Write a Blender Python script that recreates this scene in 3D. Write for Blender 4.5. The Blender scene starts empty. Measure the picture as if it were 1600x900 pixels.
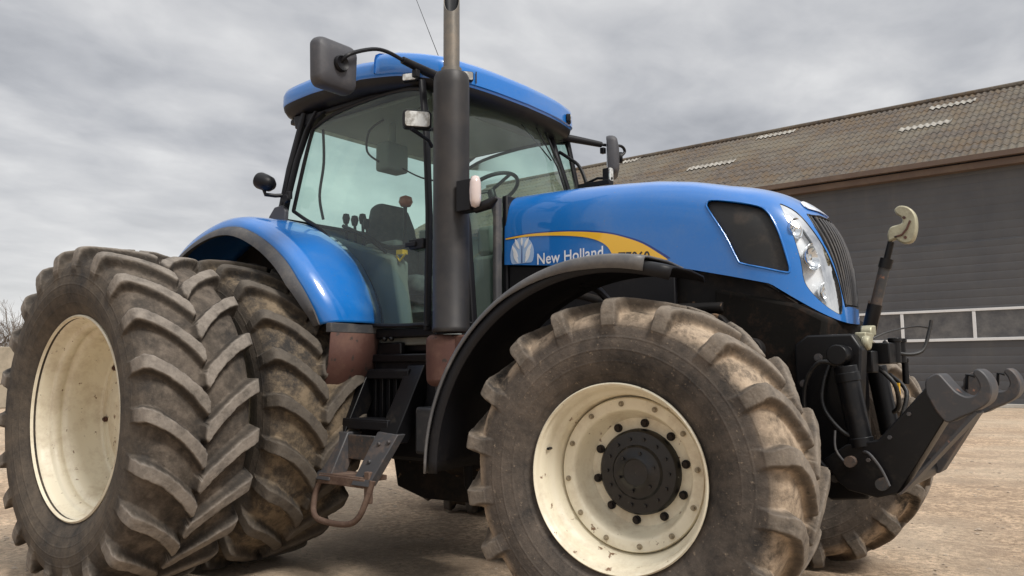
import bpy, bmesh, math, random
import numpy as np
from mathutils import Vector, Matrix, noise
from mathutils.bvhtree import BVHTree

random.seed(7); rng = np.random.default_rng(7)
R = math.radians
scene = bpy.context.scene
COL = scene.collection

# ---------------------------------------------------------------- materials
def mat(name):
    m = bpy.data.materials.new(name); m.use_nodes = True
    nt = m.node_tree; b = nt.nodes['Principled BSDF']
    return m, nt, b
def N(nt, t, **k):
    n = nt.nodes.new(t)
    for a, v in k.items():
        if a.startswith('i_'): n.inputs[a[2:].replace('_', ' ')].default_value = v
        else: setattr(n, a, v)
    return n
def L(nt, a, b): nt.links.new(a, b)
def coords(nt, kind='Object'):
    return N(nt, 'ShaderNodeTexCoord').outputs[kind]
def noise_f(nt, co, scale, detail=5, rough=.6, dist=0.0):
    n = N(nt, 'ShaderNodeTexNoise'); n.inputs['Scale'].default_value = scale
    n.inputs['Detail'].default_value = detail; n.inputs['Roughness'].default_value = rough
    n.inputs['Distortion'].default_value = dist
    L(nt, co, n.inputs['Vector']); return n.outputs['Fac']
def ramp(nt, f, stops):
    r = N(nt, 'ShaderNodeValToRGB'); e = r.color_ramp.elements
    while len(e) < len(stops): e.new(.5)
    for q, (p, c) in zip(e, stops):
        q.position = p; q.color = (c if len(c) == 4 else (*c, 1)) if hasattr(c, '__len__') else (c, c, c, 1)
    L(nt, f, r.inputs['Fac']); return r.outputs['Color']
def mixc(nt, f, a, b, mode='MIX'):
    m = N(nt, 'ShaderNodeMix', data_type='RGBA', blend_type=mode)
    for k, v in (('Factor', f), ('A', a), ('B', b)):
        s = [i for i in m.inputs if i.name == k and (i.type == ('VALUE' if k == 'Factor' else 'RGBA'))][0]
        if hasattr(v, 'is_linked'): L(nt, v, s)
        elif k == 'Factor': s.default_value = v
        else: s.default_value = (*v, 1)
    return [o for o in m.outputs if o.type == 'RGBA'][0]
def mth(nt, op, a, b=None, clamp=False):
    m = N(nt, 'ShaderNodeMath', operation=op, use_clamp=clamp)
    for i, v in enumerate((a, b)):
        if v is None: continue
        if hasattr(v, 'is_linked'): L(nt, v, m.inputs[i])
        else: m.inputs[i].default_value = v
    return m.outputs[0]
def bump(nt, b, f, strength=.3, dist=.01):
    n = N(nt, 'ShaderNodeBump'); n.inputs['Strength'].default_value = strength
    n.inputs['Distance'].default_value = dist
    L(nt, f, n.inputs['Height']); L(nt, n.outputs['Normal'], b.inputs['Normal'])
def worn(name, base, dust, amount=.5, scale=6, rough=.6, metal=0.0, bmp=.15, rough2=None, coat=0.0, speck=None, obj='Object', spec=.5):
    """base colour with patches of dust / rust that follow noise on the surface."""
    m, nt, b = mat(name); co = coords(nt, obj)
    f = noise_f(nt, co, scale, 8, .65)
    g = noise_f(nt, co, scale * 7, 6, .7)
    s = mth(nt, 'ADD', mth(nt, 'MULTIPLY', f, .7), mth(nt, 'MULTIPLY', g, .3))
    fac = ramp(nt, s, [(.62 - .3 * amount, 0), (.75 - .2 * amount, 1)])
    fac = mth(nt, 'MULTIPLY', fac, min(1, amount * 1.1))
    c = mixc(nt, fac, base, dust)
    if speck:
        h = noise_f(nt, co, speck[1], 4, .6)
        c = mixc(nt, ramp(nt, h, [(speck[2], 0), (speck[2] + .04, 1)]), c, speck[0])
    L(nt, c, b.inputs['Base Color'])
    b.inputs['Metallic'].default_value = metal; b.inputs['Specular IOR Level'].default_value = spec
    rr = rough2 if rough2 is not None else min(1, rough + .25)
    mr = N(nt, 'ShaderNodeMapRange'); L(nt, fac, mr.inputs[0]); mr.inputs[3].default_value = rough; mr.inputs[4].default_value = rr
    L(nt, mr.outputs[0], b.inputs['Roughness'])
    if coat: b.inputs['Coat Weight'].default_value = coat; b.inputs['Coat Roughness'].default_value = .04
    if bmp: bump(nt, b, s, bmp, .004)
    return m

M = {}
# blue body paint, gloss clear coat with faint dust film and orange-peel
m, nt, b = mat('blue_paint'); co = coords(nt)
f = noise_f(nt, co, 3.5, 8, .6); g = noise_f(nt, co, 60, 4, .6)
sd = ramp(nt, noise_f(nt, co, 95, 3, .5), [(.70, 0), (.74, .6)])
d = mth(nt, 'MULTIPLY', ramp(nt, mth(nt, 'ADD', mth(nt, 'MULTIPLY', f, .75), mth(nt, 'MULTIPLY', g, .25)), [(.44, 0), (.66, 1)]), .14)
L(nt, mixc(nt, d, (.001, .150, .52), (.22, .26, .29)), b.inputs['Base Color'])
lk = b.inputs['Base Color'].links[0].from_socket; L(nt, mixc(nt, sd, lk, (.20, .16, .12)), b.inputs['Base Color'])
b.inputs['Roughness'].default_value = .33; b.inputs['Coat Weight'].default_value = 1.0
mr = N(nt, 'ShaderNodeMapRange'); L(nt, d, mr.inputs[0]); mr.inputs[2].default_value = .13; mr.inputs[3].default_value = .03; mr.inputs[4].default_value = .16
L(nt, mr.outputs[0], b.inputs['Coat Roughness'])
bump(nt, b, noise_f(nt, co, 5, 2, .5), .05, .02)
M['blue'] = m
M['cream'] = worn('cream_rim_paint', (.75, .69, .54), (.40, .30, .19), .50, 4, .42, rough2=.8, bmp=.15, speck=((.20, .12, .07), 20, .66))
M['black'] = worn('black_plastic', (.007, .007, .009), (.07, .06, .05), .22, 5, .48, bmp=.1, spec=.28)
M['blackgloss'] = worn('black_enamel', (.005, .005, .006), (.07, .055, .04), .24, 7, .36, rough2=.7, bmp=.12, spec=.28)
M['fender'] = worn('grey_black_fender_plastic', (.022, .023, .026), (.13, .115, .10), .40, 4, .48, bmp=.12)
M['fendertop'] = worn('dusty_skylit_mudguard', (.085, .085, .09), (.19, .18, .17), .55, 4, .42, rough2=.6, bmp=.12)  # grey raised for sky sheen on the crown as well as dust
M['lip'] = worn('dark_grey_rubber_lip', (.055, .055, .06), (.15, .135, .12), .5, 9, .7)
M['grime'] = worn('oily_cast_iron', (.010, .009, .009), (.07, .048, .032), .45, 4, .7, spec=.25, bmp=.4, speck=((.16, .10, .06), 9, .66))
M['rust'] = worn('rusty_brown_steel', (.075, .030, .022), (.15, .085, .06), .5, 6, .75, bmp=.4, speck=((.03, .02, .016), 14, .60))
M['rustgrey'] = worn('scuffed_steel', (.035, .036, .038), (.20, .12, .075), .55, 7, .5, bmp=.25, speck=((.22, .10, .06), 12, .64))
M['scuffed'] = worn('scuffed_grey_steel', (.048, .048, .052), (.20, .13, .09), .42, 7, .5, bmp=.3, speck=((.30, .15, .10), 11, .66))
M['muffler'] = None
M['rustdusty'] = worn('dusty_rusted_tube', (.085, .050, .036), (.22, .155, .115), .55, 11, .8, bmp=.3)
M['bolt'] = worn('dull_bolt', (.38, .32, .22), (.08, .06, .045), .6, 40, .6)
M['steel'] = worn('bare_steel', (.42, .38, .30), (.20, .13, .08), .5, 14, .38, metal=.7)
M['yellowzinc'] = worn('weathered_zinc', (.40, .38, .27), (.17, .14, .10), .5, 20, .45, metal=.35)
M['chrome'] = worn('lamp_reflector', (.82, .84, .86), (.6, .6, .6), .2, 20, .12, metal=.9, bmp=0)
M['silver'] = worn('lamp_housing', (.86, .87, .88), (.66, .64, .60), .35, 18, .25, metal=.1, bmp=.05)
M['housing'] = worn('mirror_housing_plastic', (.052, .052, .060), (.12, .11, .11), .35, 14, .55, bmp=.05)
M['seat'] = worn('grey_seat_fabric', (.06, .065, .07), (.14, .14, .13), .5, 14, .9, bmp=.3)
M['interior'] = worn('grey_interior_plastic', (.16, .17, .16), (.24, .23, .20), .4, 8, .7)
M['liner'] = worn('headliner', (.26, .27, .27), (.34, .33, .31), .4, 6, .95)
M['orange'] = worn('orange_cover', (.36, .10, .05), (.3, .1, .05), .4, 10, .4)
M['yellow'] = worn('yellow_decal', (.88, .50, .03), (.6, .42, .12), .15, 8, .35, rough2=.5, bmp=0, coat=.8)
M['white'] = worn('white_decal', (.80, .82, .86), (.6, .6, .6), .15, 8, .4, rough2=.5, bmp=0, coat=.6)
M['paleblue'] = worn('pale_blue_decal', (.36, .52, .78), (.40, .5, .68), .3, 8, .4, rough2=.5, bmp=0, coat=.6)
M['darkblue'] = worn('dark_blue_decal', (.006, .035, .22), (.02, .05, .2), .2, 8, .4, rough2=.5, bmp=0, coat=.6)
M['blackdecal'] = worn('black_decal', (.01, .01, .012), (.03, .03, .03), .2, 8, .4, bmp=0, coat=.5)
M['red'] = worn('red_lens', (.35, .02, .015), (.2, .05, .04), .3, 14, .2, bmp=0)
M['amber'] = worn('pale_amber_lens', (.60, .50, .47), (.7, .66, .63), .3, 30, .12, bmp=.05, coat=1)
M['hub'] = worn('greasy_black_hub', (.008, .008, .009), (.05, .04, .034), .35, 16, .32, rough2=.7, bmp=.5, speck=((.45, .45, .45), 30, .70))
M['hose'] = worn('rubber_hose', (.010, .010, .011), (.09, .075, .06), .4, 12, .5)

# muffler with perforated look
m, nt, b = mat('perforated_muffler_guard'); co = coords(nt, 'UV')
sx = N(nt, 'ShaderNodeSeparateXYZ'); L(nt, co, sx.inputs[0])
w1 = mth(nt, 'SINE', mth(nt, 'MULTIPLY', sx.outputs[0], 2 * math.pi * 56)); w2 = mth(nt, 'SINE', mth(nt, 'MULTIPLY', sx.outputs[1], 2 * math.pi * 125))
h = mth(nt, 'MULTIPLY', w1, w2); hole = ramp(nt, h, [(.25, 0), (.5, 1)])
f = noise_f(nt, coords(nt), 5, 8, .65)
cc = mixc(nt, ramp(nt, f, [(.42, 0), (.7, 1)]), (.028, .027, .029), (.060, .052, .048))
L(nt, mixc(nt, hole, cc, (.02, .02, .02)), b.inputs['Base Color']); b.inputs['Roughness'].default_value = .5; b.inputs['Metallic'].default_value = .35
bump(nt, b, h, -.35, .003); M['muffler'] = m
M['pipe'] = worn('weathered_exhaust_pipe', (.17, .155, .135), (.27, .22, .17), .55, 6, .42, metal=.45, bmp=.2)

# tyre: rubber with dried mud in the grooves (per-vertex lug mask) and dust
def tyre_mat(name, mud, mudmax, top, bias, side=(.115, .092, .070)):
    m, nt, b = mat(name); co = coords(nt)
    at = N(nt, 'ShaderNodeAttribute', attribute_name='lug'); lug = at.outputs['Fac']
    at2 = N(nt, 'ShaderNodeAttribute', attribute_name='tread'); tr = at2.outputs['Fac']
    n1 = noise_f(nt, co, 3.0, 6, .6); n2 = noise_f(nt, co, 13, 9, .72); n3 = noise_f(nt, co, 55, 6, .7)
    s = mth(nt, 'ADD', mth(nt, 'MULTIPLY', n1, .5), mth(nt, 'MULTIPLY', n2, .5))
    rub = mixc(nt, ramp(nt, s, [(.38, 0), (.62, 1)]), (.032, .029, .027), side)      # sidewall rubber
    mudc = mixc(nt, ramp(nt, n2, [(.38, 0), (.62, 1)]), tuple(c * .38 for c in mud), mud)
    groove = mth(nt, 'MULTIPLY', tr, mth(nt, 'SUBTRACT', 1.0, lug, True))
    gf = mth(nt, 'MULTIPLY', groove, ramp(nt, s, [(bias, 0), (bias + .12, 1)])); gf = mth(nt, 'MULTIPLY', gf, mudmax)
    c = mixc(nt, gf, rub, mudc)
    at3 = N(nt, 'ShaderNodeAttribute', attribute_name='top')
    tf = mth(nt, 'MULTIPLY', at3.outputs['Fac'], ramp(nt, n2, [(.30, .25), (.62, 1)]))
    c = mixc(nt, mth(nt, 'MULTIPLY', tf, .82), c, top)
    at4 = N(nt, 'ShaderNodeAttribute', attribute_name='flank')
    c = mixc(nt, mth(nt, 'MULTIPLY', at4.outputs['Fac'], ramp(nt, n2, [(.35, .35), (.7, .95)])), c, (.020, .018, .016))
    c = mixc(nt, ramp(nt, n3, [(.60, 0), (.72, .35)]), c, tuple(x * 1.2 for x in mud))
    L(nt, c, b.inputs['Base Color']); b.inputs['Roughness'].default_value = .88
    b.inputs['Specular IOR Level'].default_value = .3
    sx = N(nt, 'ShaderNodeSeparateXYZ'); L(nt, co, sx.inputs[0])
    rad = mth(nt, 'SQRT', mth(nt, 'ADD', mth(nt, 'MULTIPLY', sx.outputs[0], sx.outputs[0]), mth(nt, 'MULTIPLY', sx.outputs[2], sx.outputs[2])))
    ring = mth(nt, 'POWER', mth(nt, 'ABSOLUTE', mth(nt, 'SINE', mth(nt, 'MULTIPLY', rad, 62.0))), 24.0)
    ring = mth(nt, 'MULTIPLY', ring, mth(nt, 'MULTIPLY', mth(nt, 'SUBTRACT', 1.0, tr, True), .22))
    hh_ = mth(nt, 'ADD', mth(nt, 'ADD', mth(nt, 'MULTIPLY', n2, .8), mth(nt, 'MULTIPLY', n3, .4)), ring)
    bump(nt, b, hh_, .75, .010)
    return m
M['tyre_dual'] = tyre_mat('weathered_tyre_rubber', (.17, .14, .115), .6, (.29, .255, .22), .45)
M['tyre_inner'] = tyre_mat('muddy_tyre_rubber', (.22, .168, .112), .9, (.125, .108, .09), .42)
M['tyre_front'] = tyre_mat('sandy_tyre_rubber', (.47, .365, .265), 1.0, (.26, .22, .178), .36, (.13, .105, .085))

# cab glass
def glass(name, tint, haze=.03):
    m = bpy.data.materials.new(name); m.use_nodes = True; nt = m.node_tree
    for n in list(nt.nodes): nt.nodes.remove(n)
    o = N(nt, 'ShaderNodeOutputMaterial'); t = N(nt, 'ShaderNodeBsdfTransparent'); t.inputs[0].default_value = (*tint, 1)
    g = N(nt, 'ShaderNodeBsdfGlossy'); g.inputs['Roughness'].default_value = .02
    fr = N(nt, 'ShaderNodeFresnel'); fr.inputs[0].default_value = 1.5
    d = N(nt, 'ShaderNodeBsdfDiffuse'); d.inputs[0].default_value = (.42, .50, .46, 1)
    m1 = N(nt, 'ShaderNodeMixShader'); L(nt, fr.outputs[0], m1.inputs[0]); L(nt, t.outputs[0], m1.inputs[1]); L(nt, g.outputs[0], m1.inputs[2])
    m2 = N(nt, 'ShaderNodeMixShader'); L(nt, mth(nt, 'MULTIPLY', ramp(nt, noise_f(nt, coords(nt), 3, 8, .7), [(.35, .35), (.7, 1)]), haze), m2.inputs[0])
    L(nt, m1.outputs[0], m2.inputs[1]); L(nt, d.outputs[0], m2.inputs[2]); L(nt, m2.outputs[0], o.inputs[0])
    return m
M['glass'] = glass('green_tinted_glass', (.84, 1.0, .935), .075)
M['lens'] = glass('clear_lamp_lens', (.96, .97, .98))

# ---------------------------------------------------------------- mesh builder
class MB:
    def __init__(s): s.v = []; s.f = []; s.uv = None
    def add(s, v, f):
        o = len(s.v); s.v += [tuple(p) for p in v]; s.f += [tuple(i + o for i in q) for q in f]; return s
    def box(s, c, d, rot=None):
        v = [Vector((x * d[0] / 2, y * d[1] / 2, z * d[2] / 2)) for x in (-1, 1) for y in (-1, 1) for z in (-1, 1)]
        if rot is not None: v = [rot @ p for p in v]
        v = [p + Vector(c) for p in v]
        return s.add(v, [(0, 1, 3, 2), (4, 6, 7, 5), (0, 4, 5, 1), (2, 3, 7, 6), (0, 2, 6, 4), (1, 5, 7, 3)])
    def prism(s, poly, a, b, axis='y'):
        """2D polygon swept along an axis between a and b (a, b may be per-vertex lists)."""
        n = len(poly)
        A = a if hasattr(a, '__len__') else [a] * n; B = b if hasattr(b, '__len__') else [b] * n
        def pt(p, q): return {'y': (p[0], q, p[1]), 'x': (q, p[0], p[1]), 'z': (p[0], p[1], q)}[axis]
        v = [pt(p, q) for p, q in zip(poly, A)] + [pt(p, q) for p, q in zip(poly, B)]
        f = [tuple(range(n))[::-1], tuple(range(n, 2 * n))] + [(i, (i + 1) % n, (i + 1) % n + n, i + n) for i in range(n)]
        return s.add(v, f)
    def tube(s, pts, r, n=12, caps=True, smooth=0):
        pts = [Vector(p) for p in pts]
        if smooth: pts = catmull(pts, smooth)
        rs = r if hasattr(r, '__len__') else [r] * len(pts)
        if len(rs) != len(pts): rs = [np.interp(i / (len(pts) - 1), np.linspace(0, 1, len(rs)), rs) for i in range(len(pts))]
        t0 = (pts[1] - pts[0]).normalized(); u = t0.orthogonal().normalized(); rings = []
        for i, p in enumerate(pts):
            t = (pts[min(i + 1, len(pts) - 1)] - pts[max(i - 1, 0)]).normalized()
            u = (u - t * u.dot(t)).normalized(); w = t.cross(u)
            rings.append([p + (u * math.cos(2 * math.pi * k / n) + w * math.sin(2 * math.pi * k / n)) * rs[i] for k in range(n)])
        return s.loft(rings, True, caps)
    def loft(s, rings, closed=True, caps=True):
        n = len(rings[0]); v = [p for r in rings for p in r]; f = []
        for i in range(len(rings) - 1):
            for k in range(n if closed else n - 1):
                f.append((i * n + k, i * n + (k + 1) % n, (i + 1) * n + (k + 1) % n, (i + 1) * n + k))
        if caps and closed: f += [tuple(range(n))[::-1], tuple(range((len(rings) - 1) * n, len(rings) * n))]
        return s.add(v, f)
    def lathe(s, prof, c=(0, 0, 0), n=64, axis='y', closed=False):
        """prof: list of (radius, offset along axis)."""
        rings = []
        for r, o in prof:
            ring = []
            for k in range(n):
                a = 2 * math.pi * k / n
                q = {'y': (r * math.cos(a), o, r * math.sin(a)), 'z': (r * math.cos(a), r * math.sin(a), o), 'x': (o, r * math.cos(a), r * math.sin(a))}[axis]
                ring.append(tuple(c[i] + q[i] for i in range(3)))
            rings.append(ring)
        if closed: rings.append(rings[0])
        return s.loft(rings, True, False)
    def cyl(s, c, r, h, axis='y', n=20, r2=None):
        r2 = r if r2 is None else r2
        return s.lathe([(.0005, -h / 2), (r, -h / 2), (r2, h / 2), (.0005, h / 2)], c, n, axis)
    def build(s, name, m, parent=None, smooth=35, bevel=0, sub=0, solid=0, seg=2):
        me = bpy.data.meshes.new(name); me.from_pydata([tuple(p) for p in s.v], [], s.f); me.validate(); me.update()
        bm = bmesh.new(); bm.from_mesh(me)
        bmesh.ops.remove_doubles(bm, verts=bm.verts, dist=1e-5)
        bmesh.ops.recalc_face_normals(bm, faces=bm.faces); bm.to_mesh(me); bm.free()
        return link(name, me, m, parent, smooth, bevel, sub, solid, seg)
def link(name, me, m, parent=None, smooth=35, bevel=0, sub=0, solid=0, seg=2):
    ob = bpy.data.objects.new(name, me); COL.objects.link(ob)
    if m is not None: me.materials.append(m)
    if parent is not None: ob.parent = parent
    if smooth:
        for p in me.polygons: p.use_smooth = True
        me.set_sharp_from_angle(angle=R(smooth))
    if solid:
        q = ob.modifiers.new('solid', 'SOLIDIFY'); q.thickness = solid; q.offset = 0
    if bevel:
        q = ob.modifiers.new('bevel', 'BEVEL'); q.width = bevel; q.segments = seg; q.limit_method = 'ANGLE'; q.angle_limit = R(35); q.harden_normals = False
    if sub:
        q = ob.modifiers.new('sub', 'SUBSURF'); q.levels = sub; q.render_levels = sub
    return ob
def catmull(P, k):
    out = []
    for i in range(len(P) - 1):
        p0 = P[max(i - 1, 0)]; p1 = P[i]; p2 = P[i + 1]; p3 = P[min(i + 2, len(P) - 1)]
        for j in range(k):
            t = j / k
            out.append(.5 * ((2 * p1) + (p2 - p0) * t + (2 * p0 - 5 * p1 + 4 * p2 - p3) * t * t + (3 * p1 - p0 - 3 * p2 + p3) * t ** 3))
    out.append(P[-1]); return out
def empty(name, loc=(0, 0, 0), parent=None, rz=0):
    o = bpy.data.objects.new(name, None); COL.objects.link(o); o.location = loc; o.rotation_euler.z = rz
    o.empty_display_size = .2
    if parent is not None: o.parent = parent
    return o
def tag(o, label=None, cat=None, group=None, kind=None):
    if label: o['label'] = label
    if cat: o['category'] = cat
    if group: o['group'] = group
    if kind: o['kind'] = kind
    return o
def rrect(cx, cy, w, h, r, n=5):
    out = []
    for sx, sy, a0 in ((1, 1, 0), (-1, 1, 90), (-1, -1, 180), (1, -1, 270)):
        for k in range(n + 1):
            a = R(a0 + 90 * k / n); out.append((cx + sx * (w / 2 - r) + r * math.cos(a), cy + sy * (h / 2 - r) + r * math.sin(a)))
    return out

# ---------------------------------------------------------------- camera
C = Vector((4.6783, -4.1522, 1.1961)); YAW, PIT, ROLL, F = .676, .1011, -.0059, 1248.3
d = Vector((-math.sin(YAW) * math.cos(PIT), math.cos(YAW) * math.cos(PIT), math.sin(PIT)))
r = d.cross(Vector((0, 0, 1))).normalized(); u = r.cross(d)
r2 = r * math.cos(ROLL) + u * math.sin(ROLL); u2 = -r * math.sin(ROLL) + u * math.cos(ROLL)
cd = bpy.data.cameras.new('camera'); cam = bpy.data.objects.new('camera', cd); COL.objects.link(cam)
cam.matrix_world = Matrix(((r2.x, u2.x, -d.x, C.x), (r2.y, u2.y, -d.y, C.y), (r2.z, u2.z, -d.z, C.z), (0, 0, 0, 1)))
cd.sensor_width = 36; cd.lens = F / 1600 * 36; cd.clip_end = 3000; cd.clip_start = .05
scene.camera = cam

# ---------------------------------------------------------------- world and sun
w = bpy.data.worlds.new('World'); scene.world = w; w.use_nodes = True; nt = w.node_tree
bg = nt.nodes['Background']; sky = N(nt, 'ShaderNodeTexSky', sky_type='NISHITA'); sky.sun_disc = False
SUN_AZ, SUN_EL = R(12), R(48)       # direction towards the sun: azimuth measured from +X towards -Y
sdir = Vector((math.cos(SUN_AZ) * math.cos(SUN_EL), -math.sin(SUN_AZ) * math.cos(SUN_EL), math.sin(SUN_EL)))
sky.sun_elevation = SUN_EL; sky.sun_rotation = math.atan2(sdir.x, sdir.y)
g = N(nt, 'ShaderNodeTexCoord').outputs['Generated']; sp = N(nt, 'ShaderNodeSeparateXYZ'); L(nt, g, sp.inputs[0])
zz = mth(nt, 'ADD', mth(nt, 'MAXIMUM', sp.outputs[2], 0.0), .16)
cb = N(nt, 'ShaderNodeCombineXYZ'); L(nt, mth(nt, 'DIVIDE', sp.outputs[0], zz), cb.inputs[0]); L(nt, mth(nt, 'DIVIDE', sp.outputs[1], zz), cb.inputs[1])
mp = N(nt, 'ShaderNodeMapping'); L(nt, cb.outputs[0], mp.inputs[0]); mp.inputs['Rotation'].default_value = (0, 0, R(35)); mp.inputs['Scale'].default_value = (1.0, .78, 1)
n1 = noise_f(nt, mp.outputs[0], 1.5, 7, .50, .25); n2 = noise_f(nt, mp.outputs[0], 5.0, 6, .52, .3)
s = mth(nt, 'ADD', mth(nt, 'MULTIPLY', n1, .68), mth(nt, 'MULTIPLY', n2, .32))
cl = ramp(nt, s, [(.36, (3.5, 3.62, 3.9)), (.46, (4.6, 4.7, 4.95)), (.56, (5.8, 5.85, 6.0)), (.68, (7.6, 7.6, 7.6))])
cl = mixc(nt, ramp(nt, sp.outputs[2], [(.0, .7), (.26, 0)]), cl, (8.3, 8.2, 8.0))
zen = ramp(nt, sp.outputs[2], [(.50, 1.0), (.85, 1.0)]); zen.node.color_ramp.elements[0].color = (1, 1, 1, 1); zen.node.color_ramp.elements[1].color = (2.1, 2.1, 2.05, 1)
cl = mixc(nt, 1.0, cl, zen, 'MULTIPLY')
L(nt, mixc(nt, .955, sky.outputs[0], cl), bg.inputs[0]); bg.inputs[1].default_value = .10
sl = bpy.data.lights.new('sun', 'SUN'); sl.energy = 2.9; sl.angle = R(14); sl.color = (1, .955, .89)
so = bpy.data.objects.new('sun', sl); COL.objects.link(so); so.location = sdir * 50
so.rotation_euler = (-sdir).to_track_quat('-Z', 'Y').to_euler()
vs = scene.view_settings; vs.view_transform = 'Standard'; vs.look = 'None'; vs.exposure = .16; vs.gamma = 1; vs.use_curve_mapping = False

# ---------------------------------------------------------------- ground
m, nt, b = mat('dry_sandy_gravel'); co = coords(nt)
a1 = noise_f(nt, co, .35, 6, .6); a2 = noise_f(nt, co, 2.2, 8, .65); a3 = noise_f(nt, co, 22, 8, .75); a4 = noise_f(nt, co, 90, 4, .7)
c = mixc(nt, ramp(nt, a3, [(.40, 0), (.60, 1)]), (.27, .195, .135), (.76, .56, .385))
c = mixc(nt, ramp(nt, a2, [(.40, .0), (.60, .70)]), c, (.30, .22, .155))
c = mixc(nt, ramp(nt, a1, [(.40, .0), (.62, .45)]), c, (.62, .52, .40))
c = mixc(nt, ramp(nt, a4, [(.60, .0), (.68, .85)]), c, (.15, .115, .09))
tm = N(nt, 'ShaderNodeMapping'); L(nt, co, tm.inputs[0]); tm.inputs['Scale'].default_value = (.35, .8, 1); tm.inputs['Rotation'].default_value = (0, 0, R(8))
a5 = noise_f(nt, tm.outputs[0], 1.3, 6, .6)
c = mixc(nt, ramp(nt, a5, [(.50, .0), (.66, .40)]), c, (.30, .22, .16))
vo = N(nt, 'ShaderNodeTexVoronoi'); vo.inputs['Scale'].default_value = 38; L(nt, co, vo.inputs['Vector'])
c = mixc(nt, ramp(nt, vo.outputs['Distance'], [(.10, .5), (.2, 0)]), c, (.66, .58, .48))
L(nt, c, b.inputs['Base Color']); b.inputs['Roughness'].default_value = .95; b.inputs['Specular IOR Level'].default_value = .2
bump(nt, b, mth(nt, 'ADD', mth(nt, 'MULTIPLY', a3, .8), mth(nt, 'MULTIPLY', a4, .4)), .9, .03)
M['ground'] = m
# near patch is finely gridded with slight unevenness, welded to a wide sheet
def gz(x, y):
    return .022 * noise.noise(Vector((x * .9, y * .9, 3))) - .012 * max(0, math.sin((y + .25 * math.sin(x * .3)) * 3.1)) ** 4 + .008 * noise.noise(Vector((x * 4, y * 4, 7))) - .012
xs = sorted(set([-700, -300, -120, -60, -34] + list(np.round(np.arange(-22, 14.01, .22), 3)) + [24, 60, 120, 300, 700]))
ys = sorted(set([-700, -300, -120, -60, -24] + list(np.round(np.arange(-10, 24.01, .22), 3)) + [34, 60, 120, 300, 700]))
v = [(x, y, gz(x, y) if (-22 <= x <= 14 and -10 <= y <= 22) else -.012) for x in xs for y in ys]; ny = len(ys)
fcs = [(i * ny + j, (i + 1) * ny + j, (i + 1) * ny + j + 1, i * ny + j + 1) for i in range(len(xs) - 1) for j in range(ny - 1)]
gm = bpy.data.meshes.new('ground'); gm.from_pydata(v, [], fcs)
tag(link('ground', gm, M['ground'], None, 60), 'dry sandy gravel yard under and around the tractor', 'ground', kind='structure')
# loose stones
ico = [(0, 0, 1), (.9, 0, .25), (.28, .85, .3), (-.72, .5, .25), (-.72, -.5, .2), (.28, -.85, .25), (0, 0, -.6)]
icf = [(0, 1, 2), (0, 2, 3), (0, 3, 4), (0, 4, 5), (0, 5, 1), (6, 2, 1), (6, 3, 2), (6, 4, 3), (6, 5, 4), (6, 1, 5)]
mb = MB()
for _ in range(12000):
    t = random.random() ** 1.3
    x = random.uniform(-3, 7.5); y = -3.2 + t * 19
    if random.random() < .3: x = random.uniform(-9, 0); y = random.uniform(-4, 8)
    k = random.uniform(.003, .011) * (2.3 if random.random() < .07 else 1); a = random.uniform(0, 6.3)
    q = [(x + k * (p[0] * math.cos(a) - p[1] * math.sin(a)) * 1.3, y + k * (p[0] * math.sin(a) + p[1] * math.cos(a)), gz(x, y) + k * p[2] * .7) for p in ico]
    mb.add(q, icf)
me = bpy.data.meshes.new('gravel'); me.from_pydata(mb.v, [], mb.f)
M['stone'] = worn('pebble_stone', (.42, .34, .26), (.24, .19, .15), .6, 3, .9)
tag(link('gravel', me, M['stone'], None, 60), 'loose pale pebbles scattered over the sandy yard', 'gravel', kind='stuff')

# ================================================================= TRACTOR
T = empty('tractor'); tag(T, 'blue farm tractor with dual rear wheels and cream rims on the gravel yard', 'tractor')

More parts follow.
